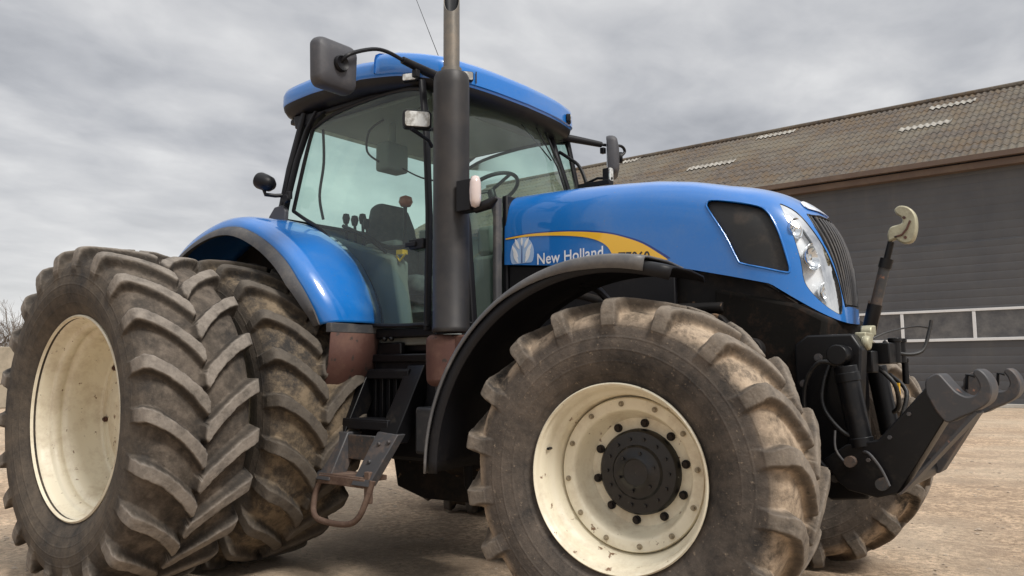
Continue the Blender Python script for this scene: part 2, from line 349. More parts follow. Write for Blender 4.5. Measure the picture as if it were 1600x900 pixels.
# ---------------------------------------------------------------- tyres
def tyre_mesh(name, Rad, W, rim, nl, lugh, NT, hw0, edge, seed):
    """carcass and lug envelope profiles blended by a chevron lug mask on a fine grid."""
    h = W / 2; Rc = Rad - lugh
    H = Rc - rim
    carc = [(h * .74, rim - .005), (h * .80, rim + .02), (h * .93, rim + H * .24), (h * 1.0, rim + H * .46), (h * .985, rim + H * .66),
            (h * .93, rim + H * .82), (h * .80, rim + H * .935), (h * .55, rim + H * .985), (h * .28, Rc - .001), (0, Rc)]
    env = [(h * .74, rim - .005), (h * .80, rim + .02), (h * .93, rim + H * .24), (h * 1.0, rim + H * .46), (h * 1.012, rim + H * .67),
           (h * 1.005, rim + H * .90), (h * .93, Rad - .016), (h * .58, Rad - .003), (h * .29, Rad), (0, Rad)]
    sp = 10
    def dense(P): return [(q.x, q.y) for q in catmull([Vector((a, b, 0)) for a, b in P], sp)]
    c = dense(carc); e = dense(env)
    c = c + [(-a, b) for a, b in c[-2::-1]]; e = e + [(-a, b) for a, b in e[-2::-1]]
    c = np.array(c); e = np.array(e); nu = len(c); half = nu // 2
    th = np.linspace(0, 2 * np.pi, NT, endpoint=False)
    TH, U = np.meshgrid(th, np.arange(nu), indexing='ij')
    # normalised distance from the centre line measured along the envelope
    seg = np.r_[0, np.cumsum(np.hypot(*np.diff(e, axis=0).T))]; arc = seg - seg[half]; A = -arc[U]   # + on +y side
    T_ = A / h
    K = .66 * h / Rad * 1.16
    tcl = np.clip(np.abs(T_), 0, 1)
    TH = TH + K * (1 - (1 - tcl * .74) ** 2) / (1 - .26 ** 2)
    rn = np.random.default_rng(seed); pitch = 2 * np.pi / nl
    mask = np.zeros_like(TH); inner = np.zeros_like(TH)
    for side in (1, -1):
        t = T_ * side
        tc = np.clip(t, 0, 1.25)
        g = (1 - (1 - np.clip(tc, 0, 1) * .74) ** 2) / (1 - .26 ** 2)
        off = K * g
        ph = (TH - off - (0 if side > 0 else pitch / 2)) % pitch
        ph = np.where(ph > pitch / 2, ph - pitch, ph)
        slope = np.gradient(off, axis=1) / np.maximum(np.abs(np.gradient(A, axis=1)), 1e-6) * Rad
        dist = np.abs(ph) * Rad / np.sqrt(1 + slope ** 2)
        dist = dist + .0028 * np.sin(TH * 61 + 1.7 * side) * np.sin(U * .37 + TH * 5) + .0022 * np.sin(TH * 143 + 2) * np.sin(U * .83 + 1)
        hw = hw0 * (1 + .30 * np.clip((t - .55) / .5, 0, 1) + .12 * np.exp(-((t - .02) / .15) ** 2))
        mm = np.clip((hw + edge - dist) / edge, 0, 1)
        tend = np.clip((t + .075) / .05, 0, 1) * np.clip((1.52 - t) / .22, 0, 1)
        mm = np.minimum(mm, tend); mask = np.maximum(mask, .35 * mm * mm * (3 - 2 * mm) + .65 * mm)
    cy = c[:, 0][U]; cr = c[:, 1][U]; ey = e[:, 0][U]; er = e[:, 1][U]
    # worn, uneven rubber
    wob = .0015 * np.sin(TH * 9 + 2 * np.sin(U * .09)) * mask + rn.normal(0, .0004, TH.shape)
    low = sum(np.sin(TH * k + rn.uniform(0, 6)) for k in (3, 7, 13, 29)) * .0011
    Y = cy + (ey - cy) * mask; RR = cr + (er - cr) * mask + (wob + low) * np.clip((cr - rim) / (H * .5), 0, 1)
    V = np.stack([RR * np.cos(TH), Y, RR * np.sin(TH)], -1).reshape(-1, 3)
    i = np.arange(NT)[:, None]; j = np.arange(nu - 1)[None, :]; i2 = (i + 1) % NT
    F_ = np.stack([i * nu + j, i * nu + j + 1, i2 * nu + j + 1, i2 * nu + j], -1).reshape(-1, 4)
    me = bpy.data.meshes.new(name); me.vertices.add(len(V)); me.vertices.foreach_set('co', V.ravel())
    me.loops.add(F_.size); me.loops.foreach_set('vertex_index', F_.ravel().astype(np.int32))
    me.polygons.add(len(F_)); me.polygons.foreach_set('loop_start', np.arange(0, F_.size, 4, dtype=np.int32))
    me.polygons.foreach_set('use_smooth', np.ones(len(F_), bool)); me.update(calc_edges=True); me.validate()
    tread = np.clip((cr - (rim + H * .74)) / (H * .16), 0, 1)
    top = np.clip((mask - .8) / .2, 0, 1) * np.clip((er - (rim + H * .62)) / (H * .3), 0, 1)
    flank = np.clip(1 - np.abs(mask - .5) / .42, 0, 1) * tread
    for nme, val in (('lug', mask), ('tread', tread), ('top', top), ('flank', flank)):
        at = me.attributes.new(nme, 'FLOAT', 'POINT'); at.data.foreach_set('value', val.ravel().astype(np.float32))
    return me
RT = dict(Rad=.955, W=.64, rim=.555)
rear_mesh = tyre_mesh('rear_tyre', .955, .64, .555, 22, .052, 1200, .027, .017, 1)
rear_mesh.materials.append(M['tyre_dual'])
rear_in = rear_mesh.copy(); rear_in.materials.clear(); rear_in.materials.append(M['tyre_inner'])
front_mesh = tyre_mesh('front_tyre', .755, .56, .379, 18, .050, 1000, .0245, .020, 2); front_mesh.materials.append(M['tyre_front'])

def bolts(mb, rr, y, n, r, h, a0=0, hexa=True):
    for k in range(n):
        a = a0 + 2 * math.pi * k / n
        mb.cyl((rr * math.cos(a), y, rr * math.sin(a)), r, h, 'y', 6 if hexa else 12)
def bolt_parts(name, w, rr, y, n, r, h, a0, m):
    mb = MB(); mb.cyl((0, 0, 0), r * 1.5, h * .45, 'y', 12); mb.cyl((0, 0, 0), r, h, 'y', 6)
    first = None
    for k in range(n):
        a = a0 + 2 * math.pi * k / n
        if first is None: first = o = mb.build(name, m, w)
        else: o = first.copy(); COL.objects.link(o); o.parent = w
        o.location = (rr * math.cos(a), y, rr * math.sin(a)); o.rotation_euler.y = -a
def wheel(name, loc, rz, tyre, prof, front=False, dual=False, side=-1):
    w = empty(name, loc, T, rz)
    t = bpy.data.objects.new('tyre', tyre); COL.objects.link(t); t.parent = w; t.rotation_euler.y = random.uniform(0, 6)
    mb = MB(); mb.lathe([(a, side * b_) for a, b_ in prof], n=96)
    rim = mb.build('rim', M['cream'], w, 50)
    if front:
        bolt_parts('ring_bolt', w, .300, side * .085, 12, .0080, .03, .12, M['bolt'])
        bolt_parts('wheel_nut', w, .212, side * -.030, 10, .0125, .035, .2, M['grime'])
        mb = MB(); mb.lathe([(.0005, side * .030), (.055, side * .032), (.066, side * .022), (.108, side * .020), (.118, side * .010), (.174, side * .006), (.184, side * -.004), (.188, side * -.05)], n=48)
        bolts(mb, .145, side * .010, 14, .008, .016, .0)
        bolts(mb, .085, side * .024, 6, .007, .012, .3)
        mb.build('hub', M['hub'], w, 40)
        mb = MB(); mb.tube([(-.352, side * .14, .10), (-.345, side * .19, .10)], .006, 8); mb.build('valve', M['black'], w)
    elif dual:
        mb = MB(); mb.tube([(.47, side * .02, .05), (.45, side * .06, .05)], .009, 8); mb.build('valve', M['black'], w)
        bolt_parts('clamp_bolt', w, .43, side * -.115, 8, .011, .03, .1, M['rust'])
    return w
pf = [(a * .966, b_) for a, b_ in [(.392, .236), (.401, .246), (.407, .240), (.405, .226), (.396, .216), (.390, .212), (.384, .204), (.378, .165), (.374, .150), (.362, .140), (.352, .120), (.350, .075), (.346, .068),
      (.350, .030), (.339, .030), (.339, .078), (.334, .085), (.292, .085), (.284, .080), (.278, .068), (.270, .040), (.262, .010), (.254, -.015), (.242, -.033), (.15, -.036), (.0005, -.036)]]
pr = [(.549, .250), (.558, .264), (.567, .258), (.566, .246), (.556, .240), (.545, .234), (.538, .215), (.532, .175), (.529, .170), (.516, .166), (.508, .155), (.504, .120), (.510, .112), (.508, .102), (.494, .092), (.486, .075), (.482, .02),
      (.478, -.10), (.470, -.112), (.458, -.115), (.450, -.110), (.446, -.125), (.40, -.128), (.36, -.115), (.34, -.09), (.20, -.085), (.0005, -.085)]
ST = .12
fy = 1.035
wheel('front_wheel', (2.88, -fy, .745), ST, front_mesh, pf, True)
wheel('front_wheel', (2.88, fy, .745), ST, front_mesh, pf, True, side=1)
for s in (-1, 1):
    wheel('rear_wheel', (0, s * 1.20, .945), 0, rear_in, pr, side=s)
    wheel('dual_wheel', (0, s * 1.94, .945), 0, rear_mesh, pr, dual=True, side=s)
    mb = MB(); mb.lathe([(.49, s * 1.45), (.49, s * 1.70)], (0, 0, .945), 64); mb.build('dual_spacer_ring', M['cream'], T, solid=.01)

# ---------------------------------------------------------------- hood
XR = 1.62
def zb(x): return float(np.interp(x, [1.5, 1.62, 2.78, 3.05, 3.25, 3.45, 3.6], [1.839, 1.829, 1.716, 1.651, 1.600, 1.456, 1.355]))
def ztop(x): return float(np.interp(x, [1.6, 1.85, 2.1, 2.35, 2.6, 2.8, 3.0, 3.35], [2.283, 2.279, 2.271, 2.256, 2.235, 2.202, 2.158, 2.114]))
def hood_pt(s, h):
    """s in -1..1 round the plan outline (right rear, nose, left rear), h in 0..1 from bottom edge to crest."""
    h = min(h, 1)
    xn = 2.946 + .574 * (1 - h ** 3.43) ** (1 / 2.3) - .017 * h
    a = min(.463, xn - XR - .4); xc = xn - a
    g = (1 - h ** 5.24) ** (1 / 5.24)
    k = 1 - abs(s)                      # 0 rear .. 1 nose centre
    if k < .55: x = XR + (xc - XR) * (k / .55); yy = 1
    else:
        ph = (k - .55) / .45 * math.pi / 2
        x = xc + a * math.sin(ph) ** (2 / 2.9); yy = max(0, math.cos(ph)) ** (2 / 2.9)
    tp = 1 - .0715 * np.clip((x - 2.3) / 1.2, 0, 1)
    return Vector((x, .405 * yy * g * tp * (-1 if s < 0 else 1) * (1 + .015 * (1 - h)), zb(x) + (ztop(x) - zb(x)) * h))
ss = np.r_[np.linspace(-1, -.45, 26)[:-1], np.linspace(-.45, .45, 71), np.linspace(.45, 1, 26)[1:]]
hh = np.r_[np.linspace(0, .6, 16)[:-1], np.linspace(.6, .93, 16)[:-1], 1 - (1 - .93) * (1 - np.linspace(0, 1, 14)) ** 1.8]
hv = [hood_pt(s, h) for h in hh for s in ss]; ns = len(ss)
hf = [(i * ns + j, i * ns + j + 1, (i + 1) * ns + j + 1, (i + 1) * ns + j) for i in range(len(hh) - 1) for j in range(ns - 1)]
bm = bmesh.new(); bvs = [bm.verts.new(p) for p in hv]
for q in hf:
    try: bm.faces.new([bvs[i] for i in q])
    except ValueError: pass
bmesh.ops.remove_doubles(bm, verts=bm.verts, dist=2e-4); bmesh.ops.recalc_face_normals(bm, faces=bm.faces)
HB = BVHTree.FromBMesh(bm)
me = bpy.data.meshes.new('hood'); bm.to_mesh(me); bm.free()
hood = link('hood', me, M['blue'], T, 40)
sm = hood.modifiers.new('solid', 'SOLIDIFY'); sm.thickness = .012; sm.offset = -1 if hood.data.polygons[0].normal.y < 0 else 1

def cast(p, dr):
    """first hood point seen from far outside along direction dr (pointing inwards)."""
    dr = Vector(dr).normalized(); h = HB.ray_cast(Vector(p) - dr * 9, dr)
    return h
def frame(dr):
    n = Vector(dr).normalized(); a = Vector((0, 0, 1)).cross(n).normalized(); b_ = n.cross(a); return a, b_, n
def spline_poly(P, k=4):
    P = [Vector((p[0], p[1], 0)) for p in P]; n = len(P); out = []
    for i in range(n):
        p0, p1, p2, p3 = P[i - 1], P[i], P[(i + 1) % n], P[(i + 2) % n]
        for j in range(k):
            t = j / k; q = .5 * ((2 * p1) + (p2 - p0) * t + (2 * p0 - 5 * p1 + 4 * p2 - p3) * t * t + (3 * p1 - p0 - 3 * p2 + p3) * t ** 3)
            out.append((q.x, q.y))
    return out
def chart(dr, mirror=False):
    """maps chart coordinates (a, b) in the plane facing dr to the hood surface."""
    a, b_, n = frame(dr)
    def f(q, off=0.0):
        hit = cast(a * q[0] + b_ * q[1], dr)
        if hit[0] is None: return None
        p = hit[0] + (hit[1] if hit[1].dot(n) < 0 else -hit[1]) * off
        return Vector((p.x, -p.y, p.z)) if mirror else p
    return f, a, b_, n
def tochart(p, dr):
    a, b_, n = frame(dr); return (Vector(p).dot(a), Vector(p).dot(b_))
def patch(name, poly, dr, off, m, parent, thick=0, cuts=5, mirror=False, smooth=40):
    """polygon in the chart, subdivided and laid on the hood."""
    f, a, b_, n = chart(dr, mirror)
    bm = bmesh.new(); vs_ = [bm.verts.new((q[0], q[1], 0)) for q in poly]; bm.faces.new(vs_)
    bmesh.ops.triangulate(bm, faces=bm.faces)
    for _ in range(cuts):
        es = [e for e in bm.edges if e.calc_length() > .03]
        if not es: break
        bmesh.ops.subdivide_edges(bm, edges=es, cuts=1); bmesh.ops.triangulate(bm, faces=bm.faces)
    for v in bm.verts:
        p = f((v.co.x, v.co.y), off)
        v.co = p if p is not None else Vector((3, 0, 2))
    if thick:
        ret = bmesh.ops.extrude_face_region(bm, geom=bm.faces[:])
        nn = Vector((n.x, -n.y, n.z)) if mirror else n
        for v in [g_ for g_ in ret['geom'] if isinstance(g_, bmesh.types.BMVert)]: v.co += nn * thick
    bmesh.ops.recalc_face_normals(bm, faces=bm.faces)
    me = bpy.data.meshes.new(name); bm.to_mesh(me); bm.free()
    return link(name, me, m, parent, smooth)
def cut(poly, dr, depth, mirror=False):
    """opening through the hood."""
    a, b_, n = frame(dr); f, *_ = chart(dr, mirror)
    mb = MB(); c0 = sum((cast(a * q[0] + b_ * q[1], dr)[0] or Vector((3.2, -.3, 1.9)) for q in poly), Vector()) / len(poly)
    t0 = c0.dot(n) ; v = []
    for k in (-.35, depth):
        for q in poly:
            p = a * q[0] + b_ * q[1] + n * (t0 + k); v.append(Vector((p.x, -p.y, p.z)) if mirror else p)
    nn = len(poly); mb.add(v, [tuple(range(nn))[::-1], tuple(range(nn, 2 * nn))] + [(i, (i + 1) % nn, (i + 1) % nn + nn, i + nn) for i in range(nn)])
    me = bpy.data.meshes.new('cutter'); me.from_pydata([tuple(p) for p in mb.v], [], mb.f)
    bm = bmesh.new(); bm.from_mesh(me); bmesh.ops.recalc_face_normals(bm, faces=bm.faces); bm.to_mesh(me); bm.free()
    return me
CUTS = []
def rimline(name, poly, dr, rad, m, parent, mirror=False, off=.0):
    f, *_ = chart(dr, mirror); pts = [f(q, off) for q in poly]; pts = [p for p in pts if p is not None]; pts.append(pts[0])
    mb = MB(); mb.tube(pts, rad, 6, caps=False); return mb.build(name, m, parent, 60)

DS = (0, 1, 0)                        # chart facing the hood side: a = -x, b = z
def sidepoly(P): return [tochart((x, 0, z), DS) for x, z in P]
# the mesh vent window in the hood side
vent = spline_poly(sidepoly([(2.934, 2.035), (2.958, 2.052), (3.075, 2.029), (3.191, 1.995), (3.235, 1.962), (3.266, 1.912), (3.298, 1.832), (3.332, 1.70), (3.336, 1.66), (3.322, 1.650), (3.227, 1.676), (3.119, 1.707), (3.093, 1.731), (3.034, 1.857), (2.945, 2.00)]), 3)
DH = Vector((-.86, .50, -.10))        # chart facing the headlamp corner
lamp3 = [(3.282, -.294, 1.995), (3.296, -.278, 1.996), (3.349, -.253, 1.957), (3.41, -.239, 1.876), (3.453, -.213, 1.792), (3.482, -.183, 1.708), (3.50, -.152, 1.619), (3.51, -.132, 1.526), (3.51, -.142, 1.46), (3.503, -.172, 1.449), (3.472, -.242, 1.481), (3.428, -.294, 1.538), (3.394, -.319, 1.603), (3.381, -.322, 1.703), (3.353, -.324, 1.82), (3.321, -.319, 1.91)]
lamp = spline_poly([tochart(p, DH) for p in lamp3], 3)
DG = Vector((-1, 0, -.12))
GZ = [(-.203, 1.962), (-.07, 1.968), (.07, 1.968), (.203, 1.962), (.212, 1.888), (.197, 1.80), (.162, 1.694), (.13, 1.57), (.105, 1.49), (-.105, 1.49), (-.13, 1.57), (-.162, 1.694), (-.197, 1.80), (-.212, 1.888)]
grille = [tochart((3.5, y, z), DG) for y, z in GZ]

mesh_m, nt, b = mat('black_vent_mesh'); co = coords(nt)
sx = N(nt, 'ShaderNodeSeparateXYZ'); L(nt, co, sx.inputs[0])
p1 = mth(nt, 'SINE', mth(nt, 'MULTIPLY', mth(nt, 'ADD', sx.outputs[0], sx.outputs[2]), 900)); p2 = mth(nt, 'SINE', mth(nt, 'MULTIPLY', mth(nt, 'SUBTRACT', sx.outputs[0], sx.outputs[2]), 900))
hp = mth(nt, 'MULTIPLY', p1, p2)
dust = ramp(nt, noise_f(nt, co, 9, 7, .65), [(.5, 0), (.75, .35)])
L(nt, mixc(nt, dust, mixc(nt, ramp(nt, hp, [(.2, 0), (.5, 1)]), (.008, .008, .008), (.03, .03, .03)), (.14, .10, .07)), b.inputs['Base Color']); b.inputs['Roughness'].default_value = .5
bump(nt, b, hp, .3, .002); M['mesh'] = mesh_m

for mir in (False, True):
    CUTS.append(cut(vent, DS, .30, mir)); CUTS.append(cut(lamp, DH, .14, mir))
CUTS.append(cut(grille, DG, .2))
for i, cm in enumerate(CUTS):
    co_ = bpy.data.objects.new('cutter', cm); COL.objects.link(co_)
    bo = hood.modifiers.new('cut', 'BOOLEAN'); bo.operation = 'DIFFERENCE'; bo.object = co_; bo.solver = 'EXACT'
dg = bpy.context.evaluated_depsgraph_get(); nm = bpy.data.meshes.new_from_object(hood.evaluated_get(dg))
hood.modifiers.clear(); hood.data = nm
for o in [o for o in bpy.data.objects if o.name.startswith('cutter')]: bpy.data.objects.remove(o)
for p in nm.polygons: p.use_smooth = True
nm.set_sharp_from_angle(angle=R(38))

for mir in (False, True):
    sg = 1 if mir else -1
    patch('side_vent', vent, DS, -.022, M['mesh'], hood, mirror=mir)
    rimline('vent_rim', vent, DS, .0055, M['blue'], hood, mir, .0)
    hl = patch('headlight', lamp, DH, -.060, M['silver'], hood, mirror=mir)
    patch('lens', lamp, DH, -.003, M['lens'], hl, mirror=mir)
    rimline('bezel', lamp, DH, .004, M['blackgloss'], hl, mir, -.004)
    # two lamp bowls and an indicator bowl
    for (px, py, pz, rr) in ((3.362, -.285, 1.868, .050), (3.432, -.262, 1.725, .062), (3.478, -.215, 1.555, .050)):
        cpt = cast(Vector((px, py, pz)), DH)[0]
        if cpt is None: continue
        n_ = DH.normalized(); axis = Vector((n_.x, n_.y * .35, 0)).normalized()
        cpt = cpt + axis * .018
        mb = MB(); rings = []
        q = axis.to_track_quat('Z', 'Y')
        for rad, dz in ((rr * 1.0, .0), (rr * 1.06, -.004), (rr * 1.04, .004), (rr * .92, .016), (rr * .7, .03), (rr * .42, .038), (rr * .28, .036), (rr * .25, .010), (rr * .02, .006)):
            rings.append([(q @ Vector((rad * math.cos(t), rad * math.sin(t), dz))) + cpt for t in np.linspace(0, 2 * math.pi, 28, endpoint=False)])
        if mir: rings = [[Vector((p.x, -p.y, p.z)) for p in rg] for rg in rings]
        mb.loft(rings, True, False); mb.build('reflector', M['chrome'], hl, 60)
# front grille: mesh backing and vertical bars
gr = patch('front_grille', grille, DG, -.03, M['mesh'], hood)
fg, ga, gb, gn = chart(DG)
for k in range(9):
    q_ = -1 + 2 * (k + .5) / 9
    pts = [fg(tochart((3.5, q_ * float(np.interp(z, [1.49, 1.694, 1.888, 1.96], [.105, .162, .212, .203])), z), DG), -.006) for z in np.linspace(1.50, 1.955, 12)]
    pts = [p for p in pts if p is not None]
    mb = MB(); mb.tube(pts, .007, 6); mb.build('bar', M['lip'], gr, 60)
rimline('grille_rim', grille, DG, .006, M['blackgloss'], gr, False, -.002)
# pale badge on the nose above the grille
bp_ = spline_poly([tochart((3.4, y, z), DG) for y, z in [(-.155, 1.985), (-.13, 2.035), (0, 2.052), (.13, 2.035), (.155, 1.985), (0, 1.988)]], 3)
patch('nose_badge', bp_, DG, .004, M['white'], hood, thick=-.006)
bp2 = spline_poly([tochart((3.4, y, z), DG) for y, z in [(-.08, 1.998), (-.07, 2.030), (0, 2.042), (.07, 2.030), (.08, 1.998), (0, 1.996)]], 3)
patch('nose_emblem', bp2, DG, .007, M['paleblue'], hood, thick=-.002)

# decals on the hood side: dark-edged yellow swoosh, leaf emblem, maker's name
def swoosh(up, lo): return sidepoly(up + lo[::-1])
def cur(P, k=6): return [(q.x, q.z) for q in catmull([Vector((a, 0, b_)) for a, b_ in P], k)]
up = cur([(1.63, 1.990), (1.81, 1.997), (2.029, 1.986), (2.194, 1.968), (2.354, 1.940), (2.466, 1.906), (2.575, 1.860), (2.679, 1.792), (2.72, 1.762)])
lo = cur([(1.63, 1.982), (1.81, 1.983), (2.03, 1.964), (2.194, 1.938), (2.292, 1.907), (2.353, 1.868), (2.389, 1.811), (2.405, 1.765)])
upo = cur([(1.63, 1.994), (1.81, 2.003), (2.029, 1.993), (2.194, 1.976), (2.354, 1.949), (2.466, 1.915), (2.578, 1.870), (2.695, 1.797), (2.735, 1.768)])
for mir in (False, True):
    patch('swoosh_edge', swoosh(upo, lo), DS, .0012, M['darkblue'], hood, mirror=mir)
    ys_ = patch('swoosh', swoosh(up, lo), DS, .0026, M['yellow'], hood, mirror=mir)
def text_patch(s, x0, z0, size, xsc, name, m, mirror=False, offs=.03, slope=0.0):
    cu = bpy.data.curves.new('t', 'FONT'); cu.body = s; cu.size = size; cu.offset = offs * size; cu.space_character = 1.04
    to = bpy.data.objects.new('t', cu); COL.objects.link(to)
    me = bpy.data.meshes.new_from_object(to.evaluated_get(bpy.context.evaluated_depsgraph_get())); bpy.data.objects.remove(to)
    f, *_ = chart(DS, mirror); w_ = max(v.co.x for v in me.vertices)
    for v in me.vertices:
        X = v.co.x * xsc
        if mirror: X = w_ * xsc - X
        x = x0 + X; z = z0 + v.co.y + slope * X
        p = f(tochart((x, 0, z), DS), .0045)
        if p is not None: v.co = p
    me.name = name
    return link(name, me, m, hood, 0)
for mir in (False, True):
    text_patch('New Holland', 1.868, 1.808, .092, .90, 'brand_lettering', M['white'], mir, .014, .004)
    text_patch('T7060', 2.425, 1.775, .075, .95, 'model_lettering', M['blackdecal'], mir, .02, -.06)
    # leaf emblem: oval of six sheaf blades
    def leaf(cx, cz, w_, h_, ang, lean):
        P = []
        for k in range(9):
            t = k / 8; P.append((t - .5, .5 * math.sin(math.pi * t) ** .8))
        for k in range(7, 0, -1):
            t = k / 8; P.append((t - .5, -.5 * math.sin(math.pi * t) ** .8 * .75))
        return [(cx + (a * h_) * math.cos(ang) - (b_ * w_) * math.sin(ang), cz + (a * h_) * math.sin(ang) + (b_ * w_) * math.cos(ang)) for a, b_ in P]
    ov = [(1.757 + .090 * math.cos(t), 1.882 + .104 * math.sin(t)) for t in np.linspace(0, 2 * math.pi, 28, endpoint=False)]
    emb = patch('leaf_emblem', sidepoly([(x, max(z, 1.826)) for x, z in ov]), DS, .0015, M['paleblue'], hood, mirror=mir)
    for (cx, cz, w_, h_, ang) in ((1.722, 1.946, .024, .075, 118), (1.792, 1.946, .024, .075, 62), (1.706, 1.902, .026, .092, 122), (1.808, 1.902, .026, .092, 58), (1.712, 1.864, .027, .082, 118), (1.802, 1.864, .027, .082, 62), (1.757, 1.958, .02, .05, 90)):
        patch('leaf_blade', sidepoly(leaf(cx, cz, w_, h_, R(ang), 0)), DS, .0035, M['white'], emb, mirror=mir)
    patch('stem', sidepoly([(1.753, 1.828), (1.761, 1.828), (1.759, 1.93), (1.755, 1.93)]), DS, .0032, M['darkblue'], emb, mirror=mir)
mb = MB()       # dark strip under the blue side panel
for s in (-1, 1):
    mb = MB(); mb.prism([(1.64, 1.822), (2.75, 1.712), (2.75, 1.40), (1.64, 1.40)], s * .36, s * .392); mb.build('engine_side_panel', M['black'], T, bevel=.006)
mb = MB(); mb.prism([(1.595, 1.40), (1.595, 2.26), (1.635, 2.262), (1.635, 1.40)], -.405, .405); mb.build('hood_rear_seal', M['black'], T, bevel=.01)

# ---------------------------------------------------------------- chassis, engine, front support
mb = MB()
mb.prism([(-.35, .62), (1.2, .55), (2.1, .55), (2.35, .70), (2.55, .95), (3.2, .95), (3.3, 1.15), (3.3, 1.40), (-.35, 1.3)], -.30, .30)
mb.prism([(1.55, 1.1), (3.15, 1.1), (3.35, 1.5), (3.1, 1.68), (1.55, 1.76)], -.33, .33)
mb.box((.05, 0, .945), (.62, .9, .62)); mb.cyl((0, 0, .945), .19, 3.3, 'y', 32)
mb.cyl((1.3, -.2, .75), .25, .5, 'x', 24); mb.box((.75, 0, 1.2), (1.2, .9, .35))
mb.build('chassis', M['grime'], T, bevel=.02)
mb = MB()
for k in range(5): mb.box((1.85 + k * .17, -.335, 1.38), (.10, .06, .22))
mb.cyl((2.45, -.37, 1.25), .06, .5, 'x'); mb.tube([(1.75, -.36, 1.6), (2.1, -.38, 1.62), (2.5, -.37, 1.52), (3.0, -.36, 1.5)], .028, 10, smooth=5)
mb.tube([(1.8, -.36, 1.2), (2.2, -.4, 1.12), (2.7, -.38, 1.25), (3.2, -.36, 1.3)], .018, 8, smooth=5)
mb.cyl((2.95, -.34, 1.38), .09, .12, 'y', 24); mb.cyl((3.15, -.34, 1.28), .06, .14, 'y', 24)
mb.build('engine_block', M['grime'], T, bevel=.008)
mb = MB()
mb.prism([(2.95, .98), (3.42, .98), (3.5, 1.42), (3.36, 1.5), (2.95, 1.6)], -.36, .36)
mb.build('radiator_frame', worn('mud_caked_iron', (.008, .007, .006), (.075, .042, .027), .42, 6, .85, bmp=.8, spec=.15), T, bevel=.02)
mb = MB()
mb.tube([(2.88, -.85, .72), (2.88, -.45, .70), (2.88, 0, .76), (2.88, .45, .70), (2.88, .85, .72)], [.10, .09, .16, .09, .10], 16, smooth=4)
for s in (-1, 1):
    mb.cyl((2.88, s * .86, .745), .17, .26, 'y', 28); mb.tube([(2.72, -.02, .72), (2.70, s * .3, .70), (2.70, s * .74, .70)], .022, 10)
mb.build('front_axle', M['grime'], T, bevel=.008)

# ---------------------------------------------------------------- fenders of the rear wheels
def fender_rear(s):
    prof = [(-.95, 1.50), (-.91, 1.74), (-.76, 1.945), (-.53, 2.085), (-.26, 2.165), (.02, 2.195), (.28, 2.160), (.52, 2.055), (.72, 1.91), (.86, 1.745), (.945, 1.59), (.972, 1.475)]
    P = catmull([Vector((x, 0, z)) for x, z in prof], 5)
    rows = []
    for i, p in enumerate(P):
        t = (P[min(i + 1, len(P) - 1)] - P[max(i - 1, 0)]).normalized(); nrm = Vector((-t.z, 0, t.x))
        if nrm.z < 0 and abs(t.z) < .9: nrm = -nrm
        k = i / (len(P) - 1)
        row = []
        # cross section from cab side across the crown to the rolled outer edge
        yo = np.interp(k, [0, .3, .55, .8, 1], [1.26, 1.30, 1.34, 1.30, 1.22])
        for yy, dz in ((.80, -.012), (.87, .0), (.90, .010), (1.0, .014), (yo - .10, .002), (yo - .045, -.012), (yo - .015, -.035), (yo, -.065), (yo + .002, -.085)):
            q = p + nrm * dz; row.append((q.x, s * yy, q.z))
        rows.append(row)
    mb = MB(); mb.loft(rows, False, False); fo = mb.build('rear_fender', M['blue'], T, 60, solid=.008)
    rows = []
    for i, p in enumerate(P):
        if p.x < -.70: continue
        t = (P[min(i + 1, len(P) - 1)] - P[max(i - 1, 0)]).normalized(); nrm = Vector((-t.z, 0, t.x))
        if nrm.z < 0 and abs(t.z) < .9: nrm = -nrm
        k = i / (len(P) - 1); yo = np.interp(k, [0, .3, .55, .8, 1], [1.26, 1.30, 1.34, 1.30, 1.22]); e = np.interp(k, [0, .8, 1], [1, 1, .15])
        rows.append([(q.x, s * yy, q.z) for yy, dz in ((yo - .01, -.07), (yo + .014, -.078), (yo + .045 * e, -.105), (yo + .052 * e, -.135), (yo + .03 * e, -.137), (yo - .02, -.10)) for q in [p + nrm * dz]])
    mb = MB(); mb.loft(rows, True, True); mb.build('fender_lip', M['lip'], fo, 50)
    mb = MB(); mb.prism([(.930, 1.470), (.978, 1.470), (.975, 1.415), (.930, 1.415)], s * .80, s * 1.21); mb.build('end_strip', M['lip'], fo, bevel=.004)
    mb = MB(); mb.prism([(q.x, q.z - .012) for q in P] + [(.80, 1.30), (.6, 1.1), (-.6, 1.1), (-.80, 1.30)], s * .795, s * .815); mb.build('arch_wall', M['grime'], fo)
    # brown inner mudguard hanging below the blue skin
    mb = MB(); mb.add([(.972, s * .84, 1.415), (.972, s * 1.205, 1.415), (.945, s * 1.20, 1.22), (.80, s * 1.17, .98), (.70, s * 1.10, .84), (.76, s * .86, 1.0), (.93, s * .80, 1.18)], [(0, 1, 2, 6), (6, 2, 3, 5), (5, 3, 4)])
    mb.build('mudguard', M['rust'], fo, solid=.012)
    mb = MB(); mb.cyl((.952, s * 1.09, 1.50), .010, .03, 'x'); mb.build('fender_screw', M['black'], fo)
    return fo
fender_rear(-1); fender_rear(1)

